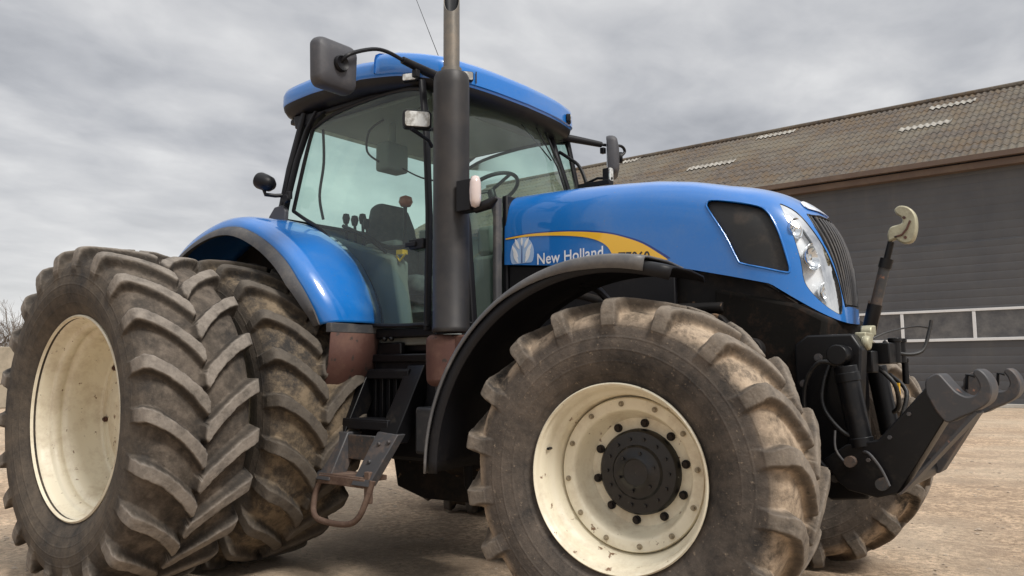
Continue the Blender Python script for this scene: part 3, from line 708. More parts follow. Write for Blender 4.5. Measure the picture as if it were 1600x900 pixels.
# ---------------------------------------------------------------- front fenders (turn with the wheels)
def fender_front(s):
    w_ = empty('front_fender', (2.88, s * fy, .745), T, ST)
    def strip(name, a0, a1, mt, off, w0f, w1f, flange, thick=.010, n=34):
        rows = []
        for a in np.linspace(a0, a1, n):
            k = (a - 60) / 125; rad = .905 + .045 * k + off; w1 = w1f(a); w0 = w0f(a)
            rows.append([((rad + dr) * math.cos(R(a)), -yy if s < 0 else yy, (rad + dr) * math.sin(R(a))) for yy, dr in ((w0, -.02), (w0 + .03, 0), (0, .010), (w1 - .05, .006), (w1 - .010, .002), (w1, -.006), (w1, -.006 - (flange(a) if callable(flange) else flange)))])
        mb = MB(); mb.loft(rows, False, False); return mb.build(name, mt, w_, 60, solid=thick)
    wo = lambda a: float(np.interp(a, [74, 84, 100, 200], [.24, .28, .295, .295])); wi = lambda a: -.22
    strip('mudguard', 80, 182, M['fendertop'], .008, wi, wo, lambda a: float(np.interp(a, [74, 80, 96, 125, 200], [.055, .052, .046, .012, .006])))
    strip('liner', 73, 182, M['black'], -.014, lambda a: -.20, lambda a: float(np.interp(a, [60, 75, 90, 200], [.18, .23, .283, .288])), .045)
    # stay from the axle up to the guard
    mb = MB(); yy = -s * .30
    mb.tube([(0, yy, .0), (-.10, yy, .45), (-.28, yy, .80), (-.32, yy * .3, .865)], .02, 8, smooth=4)
    mb.build('stay', M['black'], w_)
    return w_
fender_front(-1); fender_front(1)

# ---------------------------------------------------------------- cab
def cabside(z, s=-1): return s * (.885 - (z - 1.45) * .072)
door_poly = [(.06, 2.30), (.20, 2.225), (.36, 2.145), (.53, 2.025), (.70, 1.895), (.83, 1.755), (.915, 1.61), (.955, 1.50), (.985, 1.465), (1.40, 1.455), (1.42, 1.50), (1.385, 2.10), (1.33, 2.60), (1.275, 2.88), (1.22, 2.925), (1.0, 2.952), (.70, 2.950), (.42, 2.925), (.25, 2.88), (.20, 2.84), (.135, 2.62)]
def side_ring(poly, s, inset):
    """closed door or window frame following the polygon, in the leaning cab side."""
    P = [Vector((x, cabside(z, s), z)) for x, z in poly]; P.append(P[0]); return P
for s in (-1, 1):
    dn = 'cab_door' if s < 0 else 'cab_door'
    pv = [(x, cabside(z, s), z) for x, z in door_poly]
    mb = MB(); mb.add(pv, [tuple(range(len(pv)))]); dg_ = mb.build(dn, M['glass'], T, 0)
    mb = MB(); mb.tube(catmull(side_ring(door_poly, s, 0), 3), .0135, 8, caps=False); mb.build('door_frame', M['black'], dg_)
    mb = MB(); mb.box((1.34, s * .875, 1.93), (.12, .03, .06)); mb.box((1.30, s * .890, 1.93), (.09, .02, .03)); mb.build('door_handle', M['black'], dg_, bevel=.006)
# pillars and rails
def pillar(pts, rx, ry, m='black'):
    mb = MB(); rings = []
    for i, (x, y, z) in enumerate(pts):
        rings.append([(x + a * rx, y + b_ * ry, z) for a, b_ in ((-1, -.6), (-.6, -1), (.6, -1), (1, -.6), (1, .6), (.6, 1), (-.6, 1), (-1, .6))])
    mb.loft(rings, True, True); return mb
for s in (-1, 1):
    # rear corner post: a doubled, slightly bowed post
    pillar([(-.06, s * .865, 2.21), (-.01, s * .855, 2.35), (.035, s * .835, 2.6), (.085, s * .805, 2.83), (.13, s * .79, 2.99)], .024, .030).build('rear_post', M['black'], T, bevel=.004)
    pillar([(.015, s * .875, 2.22), (.05, s * .862, 2.4), (.105, s * .835, 2.65), (.175, s * .805, 2.86), (.26, s * .79, 2.98)], .014, .022).build('rear_post', M['black'], T, bevel=.003)
    pillar([(1.55, s * .62, 1.45), (1.50, s * .62, 2.05), (1.39, s * .605, 2.5), (1.25, s * .58, 2.95)], .022, .026).build('front_post', M['black'], T, bevel=.004)
    pillar([(1.425, s * .875, 1.42), (1.40, s * .84, 2.1), (1.335, s * .80, 2.6), (1.27, s * .775, 2.97)], .014, .024).build('door_post', M['black'], T, bevel=.004)
    pillar([(1.60, s * .455, 1.42), (1.60, s * .455, 1.75), (1.595, s * .445, 2.24)], .02, .028, 'lip').build('cowl_post', M['lip'], T, bevel=.004)
    # plate and hinge at the foot of the rear post
    mb = MB(); mb.prism([(-.11, 2.19), (-.115, 2.27), (-.05, 2.33), (.04, 2.335), (.075, 2.29), (.07, 2.215), (.03, 2.185)], s * .87, s * .905); mb.build('post_bracket', M['housing'], T, bevel=.008)
    mb = MB(); mb.cyl((.085, s * .88, 2.40), .022, .05, 'z'); mb.cyl((.085, s * .90, 2.37), .03, .03, 'y'); mb.build('door_hinge', M['black'], T, bevel=.004)
    mb = MB(); mb.prism([(.02, 2.90), (.18, 2.90), (.34, 2.97), (.0, 3.0)], s * .74, s * .80); mb.build('post_gusset', M['black'], T, bevel=.01)
mb = MB(); mb.box((.60, 0, 2.975), (1.36, 1.54, .04)); mb.build('roof_frame', M['black'], T, bevel=.012)
mb = MB(); mb.box((.60, 0, 2.94), (1.20, 1.34, .03)); mb.build('headliner', M['liner'], T, bevel=.02)
# windscreen: bowed in plan, leaning back towards the top
rows = []
for z, xe, xc, hw_ in ((1.46, 1.555, 1.59, .62), (1.9, 1.52, 1.59, .62), (2.3, 1.445, 1.54, .61), (2.65, 1.35, 1.46, .595), (2.93, 1.255, 1.38, .58)):
    rows.append([(xe + (xc - xe) * (1 - (k / 8) ** 2), k / 8 * hw_, z) for k in range(-8, 9)])
mb = MB(); mb.loft(rows, False, False); mb.build('windscreen', M['glass'], T, 60)
for s in (-1, 1):       # quarter panes between door post and front post
    mb = MB(); mb.add([(1.43, s * .875, 1.46), (1.55, s * .62, 1.46), (1.50, s * .62, 2.05), (1.39, s * .605, 2.5), (1.255, s * .58, 2.94), (1.265, s * .775, 2.94), (1.335, s * .80, 2.6), (1.40, s * .84, 2.1)], [(0, 1, 2, 7), (7, 2, 3, 6), (6, 3, 4, 5)])
    mb.build('quarter_pane', M['glass'], T, 40)
# rear window and rear wall
mb = MB(); mb.add([(-.06, -.83, 2.24), (-.06, .83, 2.24), (.10, .76, 2.96), (.10, -.76, 2.96)], [(0, 1, 2, 3)]); rw = mb.build('rear_window', M['glass'], T, 0)
mb = MB()
for z, x, hw_ in ((2.25, -.06, .83), (2.94, .095, .76)): mb.tube([(x, -hw_, z), (x, hw_, z)], .016, 8)
mb.build('rear_window_frame', M['black'], rw)
mb = MB(); mb.prism([(-.10, 1.35), (-.10, 2.24), (-.05, 2.24), (.25, 1.45), (1.45, 1.40), (1.6, 1.40), (1.6, 1.34)], -.80, .80); mb.build('cab_floor', M['interior'], T, bevel=.01)
mb = MB()       # sill and dark under-cab beams
mb.box((1.20, -.82, 1.415), (.54, .09, .06)); mb.box((1.20, .82, 1.415), (.54, .09, .06)); mb.box((1.52, 0, 1.43), (.10, 1.5, .09)); mb.box((1.2, 0, 1.35), (.9, 1.55, .10))
for x in (1.06, 1.12): mb.cyl((x, -.87, 1.38), .014, .03, 'y')
mb.build('cab_sill', M['blackgloss'], T, bevel=.01)
# wiper on the windscreen
mb = MB(); mb.tube([(1.33, .40, 2.93), (1.43, .46, 2.65), (1.475, .50, 2.46)], .007, 6); mb.tube([(1.36, .25, 2.92), (1.45, .40, 2.62), (1.475, .46, 2.44)], .005, 6); mb.tube([(1.34, .12, 2.90), (1.44, .34, 2.66)], .005, 6)
mb.build('wiper', M['black'], T)

# roof: blue cap with a raised front section, black underside
RO = [(-.175, 0), (-.172, .40), (-.155, .66), (-.10, .81), (.02, .862), (.3, .875), (.75, .87), (1.05, .845), (1.24, .79), (1.37, .69), (1.43, .53), (1.47, .32), (1.49, 0)]
half = [(q.x, q.y) for q in catmull([Vector((a, b_, 0)) for a, b_ in RO], 8)]
outline = [(x, -y) for x, y in half] + [(x, y) for x, y in half[-2:0:-1]]
def zE(x): return float(np.interp(x, [-.2, 0, .3, .8, 1.1, 1.3, 1.5], [3.065, 3.078, 3.085, 3.068, 3.030, 2.990, 2.958]))
def roof_lv(inset, dz, xmin=None, f=1.0):
    out = []
    n = len(outline)
    for i, (x, y) in enumerate(outline):
        x0, y0 = outline[i - 1]; x1, y1 = outline[(i + 1) % n]; t = Vector((x1 - x0, y1 - y0)).normalized(); nx, ny_ = -t.y, t.x
        X = x + nx * inset; Yv = y + ny_ * inset
        if inset > .12: X = .66 + (x - .66) * (1 - inset / .9); Yv = y * (1 - inset / .9)
        if xmin is not None: X = max(X, xmin)
        out.append((X, Yv, zE(X) + dz))
    return out
area = sum(outline[i - 1][0] * outline[i][1] - outline[i][0] * outline[i - 1][1] for i in range(len(outline)))
if area < 0: outline = outline[::-1]
mb = MB(); mb.loft([roof_lv(.16, -.092), roof_lv(.085, -.085), roof_lv(.030, -.062), roof_lv(.008, -.03), roof_lv(.002, -.004)], True, True); mb.build('roof_underside', M['black'], T, 50)
mb = MB(); mb.loft([roof_lv(.004, -.010), roof_lv(-.002, 0), roof_lv(0, .072), roof_lv(.012, .102), roof_lv(.06, .120), roof_lv(.18, .138), roof_lv(.40, .150)], True, True); roof = mb.build('roof', M['blue'], T, 50)
mb = MB(); mb.loft([roof_lv(-.006, .006, .95), roof_lv(-.012, .012, .95), roof_lv(-.010, .100, .952), roof_lv(-.002, .132, .955), roof_lv(.025, .150, .962), roof_lv(.11, .166, 1.0)], True, True); mb.build('roof_visor', M['blue'], roof, 50)
# roof lamps let into the visor corners and front
def lamp_box(name, c, d, rz=0, lensm=None, parent=T, ry=0):
    q = Matrix.Rotation(rz, 3, 'Z') @ Matrix.Rotation(ry, 3, 'Y')
    mb = MB(); mb.prism(rrect(0, 0, d[1], d[2], min(d[1], d[2]) * .2), -d[0] * .6, 0, 'x'); mb.v = [tuple(q @ Vector(p) + Vector(c)) for p in mb.v]
    o = mb.build(name, M['black'], parent, bevel=.004)
    mb = MB(); mb.prism(rrect(0, 0, d[1] * .86, d[2] * .82, min(d[1], d[2]) * .16), 0, d[0] * .06 + .003, 'x'); mb.v = [tuple(q @ Vector(p) + Vector(c)) for p in mb.v]
    mb.build('lens', lensm or M['lampglass'], o, bevel=.002)
    return o
m, nt, b = mat('ribbed_lamp_glass'); co = coords(nt)
L(nt, mixc(nt, ramp(nt, noise_f(nt, co, 28, 3, .5), [(.4, 0), (.6, 1)]), (.78, .78, .74), (.38, .36, .32)), b.inputs['Base Color']); b.inputs['Roughness'].default_value = .08; b.inputs['Metallic'].default_value = .35; b.inputs['Coat Weight'].default_value = 1
bump(nt, b, noise_f(nt, co, 90, 2, .5), .3, .002); M['lampglass'] = m
for s in (-1, 1):
    lamp_box('marker_lamp', (1.452, s * .565, 3.015), (.05, .085, .062), s * .62, M['lampglass'], roof)
    lamp_box('roof_lamp', (1.22, s * .835, 2.985), (.05, .10, .05), s * 1.15, M['lampglass'], roof)
mb = MB(); mb.tube([(1.462, -.49, 2.985), (1.462, -.49, 3.06)], .004, 6); mb.build('visor_seam', M['blackdecal'], roof)
# aerial
mb = MB(); mb.tube([(.62, .30, 3.16), (.40, .30, 3.62), (.06, .30, 4.35)], [.004, .003, .002], 6); mb.cyl((.62, .30, 3.17), .014, .05, 'z'); mb.build('aerial', M['black'], T)

# seat, steering, consoles, cab gear
mb = MB(); mb.box((.42, .02, 1.80), (.50, .50, .14)); mb.box((.38, .02, 1.62), (.36, .36, .26)); st = mb.build('seat', M['seat'], T, bevel=.05, seg=4)
mb = MB(); mb.loft([[(.22 - (z - 1.85) * .18 + dx * .5, .02 + dy * w_, z) for dx, dy in ((-.12, -.7), (-.12, .7), (.0, 1), (.12, .8), (.12, -.8), (.0, -1))] for z, w_ in ((1.84, .24), (2.1, .26), (2.3, .24), (2.42, .19), (2.46, .12))]); mb.build('backrest', M['seat'], st, 60, bevel=.02)
for s in (-1, 1): pass
mb = MB(); mb.box((.48, -.36, 2.06), (.34, .09, .07)); mb.box((.42, -.40, 1.70), (.52, .20, .50)); mb.prism([(-.05, 1.45), (-.05, 2.20), (.20, 2.12), (.75, 1.95), (.85, 1.45)], -.52, -.40); cs = mb.build('side_console', M['interior'], T, bevel=.03, seg=3)
for i, (x, y, z) in enumerate(((-.02, -.30, 2.33), (.09, -.31, 2.30), (.19, -.32, 2.30), (.26, -.34, 2.25))):
    mb = MB(); mb.tube([(x + .03, y, 2.05), (x + .01, y, z)], .011, 8); mb.lathe([(.001, -.045), (.020, -.035), (.030, .005), (.022, .035), (.001, .042)], (x + .01, y, z), 12, 'z'); mb.build('lever', M['black'], cs)
mb = MB(); mb.tube([(.66, -.33, 2.05), (.66, -.33, 2.33)], .014, 8); mb.build('lever', M['black'], cs)
mb = MB(); mb.lathe([(.001, -.035), (.034, -.03), (.050, 0), (.042, .034), (.001, .05)], (.665, -.33, 2.36), 16, 'z'); mb.build('orange_knob', M['orange'], cs, 60)
mb = MB(); mb.loft([[(1.22 + (z - 1.45) * .05 + a * .10, b_ * .17, z) for a, b_ in ((-1, -1), (1, -1), (1, 1), (-1, 1))] for z in (1.45, 1.95)]); mb.box((1.24, 0, 2.05), (.14, .32, .20)); mb.build('dashboard', M['interior'], T, bevel=.03)
mb = MB(); ctr = Vector((1.15, .02, 2.43)); q = Matrix.Rotation(R(-28), 3, 'Y')
mb.tube([tuple(ctr + q @ Vector((.20 * math.cos(t), .20 * math.sin(t), 0))) for t in np.linspace(0, 2 * math.pi, 40)], .014, 8)
for t in (0, 2.1, 4.2): mb.tube([tuple(ctr), tuple(ctr + q @ Vector((.2 * math.cos(t), .2 * math.sin(t), 0)))], .012, 6)
mb.tube([tuple(ctr), (1.30, 0, 2.0)], .03, 10); mb.build('steering_wheel', M['black'], T, 60)
mb = MB(); mb.box((.62, -.42, 2.66), (.13, .20, .20)); mb.box((.62, -.42, 2.82), (.05, .05, .20)); mon = mb.build('monitor', M['interior'], T, bevel=.02, seg=3)
mb = MB(); mb.tube([(.60, -.52, 2.62), (.52, -.56, 2.70), (.54, -.56, 2.84), (.62, -.50, 2.92)], .008, 6, smooth=5); mb.tube([(.66, -.38, 2.60), (.85, -.36, 2.50), (1.05, -.34, 2.44)], .006, 6, smooth=4); mb.build('cable', M['black'], mon)
mb = MB(); mb.tube([(.16, -.66, 2.90), (.20, -.68, 2.65), (.16, -.68, 2.42), (.18, -.66, 2.25)], .010, 8, smooth=5); mb.build('grab_rail', M['black'], T)
mb = MB(); mb.tube([(.50, -.55, 2.12), (.68, -.50, 2.02), (.90, -.42, 2.04), (1.06, -.34, 2.12)], .016, 8, smooth=5); mb.tube([(.30, -.58, 2.20), (.52, -.56, 2.10), (.70, -.54, 1.98)], .014, 8, smooth=5); mb.box((1.10, -.36, 2.10), (.10, .12, .16)); mb.build('armrest_bar', M['black'], cs, 50)
mb = MB(); mb.box((.78, -.47, 1.98), (.06, .05, .03)); mb.tube([(.74, -.48, 1.96), (.78, -.49, 1.92), (.83, -.48, 1.97)], .008, 6); mb.build('yellow_lever', M['yellow'], cs)
mb = MB(); mb.box((.95, -.25, 1.52), (.34, .26, .12)); mb.box((1.10, -.10, 1.62), (.06, .10, .20)); mb.tube([(1.02, -.30, 1.46), (1.06, -.28, 1.70), (1.12, -.22, 1.86)], .018, 8); mb.build('pedals', M['black'], T, bevel=.01)
mb = MB(); mb.box((.38, .72, 2.16), (.9, .10, .08)); mb.box((.7, .70, 2.24), (.10, .06, .12)); mb.box((.95, .68, 2.22), (.08, .05, .10)); mb.box((.1, .55, 2.28), (.2, .2, .12)); mb.build('far_shelf', M['interior'], T, bevel=.015)
mb = MB(); mb.box((.30, .52, 1.85), (.7, .30, .75)); mb.build('left_console', M['interior'], T, bevel=.04)
mb = MB(); mb.tube([(1.30, -.70, 2.90), (1.38, -.735, 2.4), (1.43, -.76, 1.9), (1.45, -.77, 1.6)], .013, 8, smooth=4); mb.build('inner_handrail', M['interior'], T)

# mirrors: arm on the front post, rod and housing
def mirror(arm, rod, box, c, w_, h_, rz):
    mr_ = empty('mirror', (0, 0, 0), T)
    mb = MB(); mb.tube(arm, [.031, .028, .022], 12, smooth=3); mb.box(arm[0], (.07, .08, .08)); mb.box(box, (.035, .035, .045)); mb.build('arm', M['black'], mr_, bevel=.003)
    q = Matrix.Rotation(rz, 3, 'Z'); c = Vector(c)
    e = c + q @ Vector((.075, .03, .055)); e2 = c + q @ Vector((.04, 0, .01))
    mb = MB(); mb.tube(rod + [tuple(e), tuple(e2)], .0115, 8, smooth=4); mb.build('rod', M['black'], mr_)
    mb = MB(); mb.lathe([(.0005, .034), (.022, .034), (.040, .046), (.045, .036), (.045, .02)], (0, 0, 0), 24, 'x'); mb.v = [tuple(q @ Vector(p) + c + q @ Vector((.012, 0, .0))) for p in mb.v]; mb.build('swivel', M['black'], mr_, 50)
    rings = []
    for x, k in ((-.055, .90), (-.05, .97), (-.03, 1.0), (-.005, .99), (.015, .95), (.027, .86), (.033, .5), (.034, .02)):
        rings.append([tuple(c + q @ Vector((x - .012 * (b_ / .14) ** 2, a * (1 + .25 * b_), b_))) for a, b_ in rrect(0, 0, w_ * k, h_ * k, .05 * k)])
    mb = MB(); mb.loft(rings, True, True); mb.build('housing', M['housing'], mr_, 50)
    mb = MB(); mb.prism(rrect(0, 0, w_ * .86, h_ * .88, .04), -.064, -.058, 'x'); mb.v = [tuple(q @ Vector(p) + c) for p in mb.v]; mb.build('mirror_glass', M['chrome'], mr_)
    return mr_
mirror([(1.41, -.72, 2.955), (1.40, -.86, 2.965), (1.385, -1.05, 2.985)], [(1.385, -1.05, 2.985), (1.37, -1.16, 3.005), (1.36, -1.26, 2.99)], (1.395, -.95, 2.93), (1.31, -1.468, 2.845), .275, .275, 0)
mirror([(1.26, .66, 2.945), (1.34, .80, 2.935), (1.45, .99, 2.917)], [(1.45, .99, 2.917), (1.49, 1.07, 2.92), (1.53, 1.15, 2.925)], (1.455, 1.00, 2.87), (1.485, 1.13, 2.835), .27, .31, R(31))
# curved lamp bracket tube near the far cab corner and a lamp on top of the hood
mb = MB(); mb.tube([(1.32, .61, 2.80), (1.42, .60, 2.73), (1.50, .60, 2.66), (1.56, .60, 2.52), (1.58, .60, 2.36), (1.56, .60, 2.2)], .013, 8, smooth=5); mb.build('far_grab_tube', M['black'], T)
# grab rail lamp and indicator on the exhaust side
def worklamp(c, d, rz, lensm=None): return lamp_box('work_lamp', c, d, rz, lensm)
worklamp((1.47, -1.01, 2.625), (.075, .165, .108), R(-38))
mb = MB(); mb.tube([(1.43, -.97, 2.60), (1.44, -.88, 2.60), (1.41, -.83, 2.62)], .012, 8); mb.tube([(1.45, -1.04, 2.565), (1.45, -.90, 2.53), (1.44, -.86, 2.50)], .012, 8); mb.build('lamp_bracket', M['black'], T)
mb = MB(); mb.tube([(.0, -.86, 2.415), (-.02, -.92, 2.405), (-.04, -.985, 2.405), (-.05, -.99, 2.44)], .014, 8); lb = mb.build('rear_work_lamp', M['black'], T)
mb = MB(); mb.lathe([(.0005, -.085), (.036, -.080), (.058, -.055), (.064, -.02), (.066, .03), (.060, .045), (.0005, .045)], (0, 0, 0), 24, 'x')
q = Matrix.Rotation(R(-158), 3, 'Z') @ Matrix.Rotation(R(-22), 3, 'Y'); mb.v = [tuple(q @ Vector((p[0], p[1], p[2] * .9)) + Vector((-.055, -.99, 2.495))) for p in mb.v]; mb.build('lamp_shell', M['black'], lb, 50)

# ---------------------------------------------------------------- exhaust
EX, EY = 1.685, -.955
def uvlathe(name, prof, c, m, parent, n=48):
    mb = MB(); mb.lathe(prof, c, n, 'z'); me = bpy.data.meshes.new(name); me.from_pydata(mb.v, [], mb.f)
    uv = me.uv_layers.new(name='UVMap')
    for p in me.polygons:
        for li in p.loop_indices:
            vi = me.loops[li].vertex_index; uv.data[li].uv = ((vi % n) / n, me.vertices[vi].co.z / 1.0)
        us = [uv.data[li].uv[0] for li in p.loop_indices]
        if max(us) - min(us) > .5:
            for li in p.loop_indices:
                if uv.data[li].uv[0] < .5: uv.data[li].uv = (uv.data[li].uv[0] + 1, uv.data[li].uv[1])
    return link(name, me, m, parent, 40)
ex = uvlathe('exhaust', [(.0005, 1.398), (.101, 1.398), (.1035, 1.401), (.1035, 1.425), (.101, 1.43), (.101, 2.10), (.101, 2.78), (.099, 2.83), (.090, 2.850), (.060, 2.862), (.048, 2.864)], (EX, EY, 0), M['muffler'], T)
mb = MB(); rings = []; n = 32       # stack pipe with a slanted mouth facing forward
zs = [2.84, 2.9, 3.0, 3.1]
for z in zs: rings.append([(EX + .046 * math.cos(2 * math.pi * k / n), EY + .046 * math.sin(2 * math.pi * k / n), z) for k in range(n)])
def mouth(rr): 
    out = []
    for k in range(n):
        a = 2 * math.pi * k / n; cx, cy = math.cos(a), math.sin(a); t = (cx * .626 - cy * .78) * .5 + .5   # towards the front right
        out.append((EX + rr * cx, EY + rr * cy, 3.37 - .165 * t))
    return out
rings.append(mouth(.046)); rings.append(mouth(.041)); mb.loft(rings, True, False)
pp = mb.build('stack_pipe', M['pipe'], ex, 60)
mb = MB(); inner = [mouth(.0405), [(EX + .0405 * math.cos(2 * math.pi * k / n), EY + .0405 * math.sin(2 * math.pi * k / n), 3.0) for k in range(n)]]; mb.loft(inner, True, False)
mb.build('black_mouth', M['blackdecal'], pp, 60)  # inner wall of the slanted mouth in plain black
mb = MB(); mb.lathe([(.050, 2.862), (.058, 2.862), (.058, 2.885), (.050, 2.885)], (EX, EY, 0), 32, 'z', True); mb.build('pipe_clamp', M['pipe'], ex)
# mount: the brown support box under the muffler
mb = MB(); mb.lathe([(.0005, 1.10), (.10, 1.105), (.125, 1.13), (.130, 1.25), (.128, 1.365), (.11, 1.385), (.0005, 1.39)], (EX - .05, EY + .04, 0), 28, 'z'); mb.box((EX + .08, EY + .05, 1.30), (.22, .16, .16)); mb.build('exhaust_elbow_cover', M['rust'], ex, bevel=.01)
mb = MB(); mb.tube([(EX - .13, EY + .02, 1.40), (EX - .15, EY + .03, 1.28), (EX - .14, EY + .03, 1.16)], .011, 8); mb.box((EX - .10, EY + .08, 2.2), (.05, .12, .05)); mb.box((EX - .08, EY + .08, 2.75), (.05, .14, .05)); mb.build('bracket', M['black'], ex)
# indicator lamp on the side of the muffler
mb = MB(); mb.box((EX + .155, EY - .035, 2.125), (.10, .08, .17)); mb.tube([(EX + .20, EY - .03, 2.05), (EX + .29, EY - .01, 2.07), (EX + .33, EY, 2.10)], [.025, .03, .012], 10); il = mb.build('indicator', M['black'], T, bevel=.012, seg=3)
mb = MB(); mb.lathe([(.0005, -.088), (.022, -.080), (.030, -.05), (.032, 0), (.030, .05), (.022, .080), (.0005, .088)], (EX + .235, EY - .065, 2.135), 20, 'z'); mb.build('lens', M['amber'], il, 60)

# ---------------------------------------------------------------- steps, tank, boxes
sp_ = empty('entry_steps', (0, 0, 0), T)
def ladder_side(x0t, x1t, x0b, x1b, m, name, zt=1.225, zbm=.60, yt=-.86, yb=-1.20):
    mb = MB()
    v = [(x0t, yt, zt), (x1t, yt, zt), (x1b, yb, zbm), (x0b, yb, zbm)]
    v2 = [(a, b_ + .11, c_ - .03) for a, b_, c_ in v]
    mb.add(v + v2, [(0, 1, 2, 3), (7, 6, 5, 4), (0, 4, 5, 1), (1, 5, 6, 2), (2, 6, 7, 3), (3, 7, 4, 0)]); return mb.build(name, m, sp_, bevel=.006)
ladder_side(.875, .925, .885, .955, M['blackgloss'], 'side_plate')
mb = MB(); y0, z0 = -.86 - .34 * .62, 1.225 - .625 * .62; y1, z1 = -.86 - .34 * 1.04, 1.225 - .625 * 1.04
mb.add([(.868, y0 - .014, z0), (.99, y0 - .014, z0), (1.0, y1 - .014, z1), (.868, y1 - .014, z1), (.868, y0 + .10, z0), (.99, y0 + .10, z0), (1.0, y1 + .10, z1), (.868, y1 + .10, z1)], [(0, 1, 2, 3), (7, 6, 5, 4), (0, 4, 5, 1), (1, 5, 6, 2), (2, 6, 7, 3), (3, 7, 4, 0)]); mb.build('lower_plate', M['scuffed'], sp_, bevel=.006)
def at(k): return (-.86 - .34 * k, 1.225 - .625 * k)
mb = MB()
y0, z0 = at(0); y1, z1 = at(.70); mb.add([(1.25, y0, z0), (1.39, y0, z0), (1.38, y1, z1), (1.235, y1, z1)] + [(1.25, y0 + .12, z0), (1.39, y0 + .12, z0), (1.38, y1 + .12, z1), (1.235, y1 + .12, z1)], [(0, 1, 2, 3), (7, 6, 5, 4), (0, 4, 5, 1), (1, 5, 6, 2), (2, 6, 7, 3), (3, 7, 4, 0)])
mb.build('side_plate', M['blackgloss'], sp_, bevel=.006)
mb = MB(); y0, z0 = at(.60); y1, z1 = at(1.05); mb.add([(1.235, y0 - .012, z0), (1.40, y0 - .012, z0 - .01), (1.33, y1 - .012, z1), (1.19, y1 - .012, z1)] + [(1.235, y0 + .05, z0), (1.40, y0 + .05, z0 - .01), (1.33, y1 + .05, z1), (1.19, y1 + .05, z1)], [(0, 1, 2, 3), (7, 6, 5, 4), (0, 4, 5, 1), (1, 5, 6, 2), (2, 6, 7, 3), (3, 7, 4, 0)])
for (x, k) in ((1.29, .70), (1.36, .68), (1.27, .85)): yy, z_ = at(k); mb.cyl((x, yy - .015, z_), .012, .02, 'y', 8)
mb.build('lower_plate', M['scuffed'], sp_, bevel=.006)
for k, mm, dpt in ((.06, 'black', .16), (.52, 'black', .17), (1.0, 'rustdusty', .16)):
    yy, z_ = at(k)
    mb = MB(); mb.box((1.09, yy + .07, z_), (.40, dpt, .028)); mb.box((1.09, yy - .01, z_ - .02), (.40, .012, .05)); mb.build('tread', M[mm], sp_, bevel=.005)
mb = MB(); yy, z_ = at(.72); mb.box((1.06, yy + .03, z_ - .02), (.32, .02, .14)); mb.build('mud_plate', M['rustgrey'], sp_, bevel=.006)
mb = MB()       # swinging lower loop
mb.tube([(.90, -1.19, .60), (.865, -1.21, .50), (.875, -1.23, .395), (.95, -1.235, .355), (1.16, -1.235, .355), (1.26, -1.23, .40), (1.31, -1.215, .50), (1.34, -1.20, .60)], .017, 10, smooth=5)
mb.build('bottom_loop', M['rustdusty'], sp_, 60)
mb = MB(); mb.box((1.30, -1.195, .56), (.045, .03, .17)); mb.build('loop_strap', M['rustdusty'], sp_, bevel=.006)
mb = MB()       # tank and boxes behind the steps
mb.prism(rrect(1.12, .98, .72, .62, .08), -.84, -.40); mb.build('fuel_tank', M['black'], T, bevel=.02)
mb = MB(); mb.box((1.12, -.70, 1.265), (.66, .34, .05)); mb.box((1.02, -.82, 1.31), (.30, .04, .10)); mb.build('tank_cover', M['blackgloss'], T, bevel=.01)
mb = MB()
for x in (.98, 1.04, 1.10, 1.16, 1.22): mb.box((x, -.855, 1.02), (.012, .03, .34))
mb.build('tank_ribs', M['blackgloss'], T, bevel=.003)
mb = MB(); mb.box((1.62, -.86, .86), (.36, .26, .26)); mb.box((1.47, -.93, .83), (.06, .10, .14)); mb.box((1.75, -.70, .95), (.5, .4, .45)); tb = mb.build('battery_box', M['fender'], T, bevel=.02, seg=3)
mb = MB(); mb.box((1.62, -.995, .90), (.10, .012, .05)); mb.build('box_latch', M['black'], tb, bevel=.004)
mb = MB(); mb.box((1.52, -.90, 1.22), (.06, .02, .12)); mb.cyl((1.50, -.915, 1.25), .012, .02, 'y'); mb.cyl((1.50, -.915, 1.20), .012, .02, 'y'); mb.build('bracket_plate', M['steel'], T)
mb = MB(); mb.prism([(.55, .40), (.50, .62), (1.9, .62), (1.95, .46), (1.7, .36), (.8, .34)], -.28, .28); mb.tube([(1.35, -.45, .65), (1.38, -.47, .50), (1.42, -.46, .42)], .03, 8); mb.build('drawbar_frame', M['grime'], T, bevel=.02)
# small posts of lamps and mirror seen above the far side of the hood
mb = MB(); mb.box((1.80, .50, 2.52), (.05, .05, .11)); mb.box((1.70, .50, 2.475), (.26, .06, .035)); mb.box((1.70, .50, 2.3), (.04, .04, .34)); mb.tube([(1.60, .5, 2.49), (1.72, .5, 2.52), (1.84, .5, 2.50)], .010, 8); fl = mb.build('far_lamp', M['black'], T, bevel=.01)
mb = MB(); mb.prism(rrect(.50, 2.53, .045, .09, .012), 1.826, 1.834, 'x'); mb.build('lens', M['lampglass'], fl)

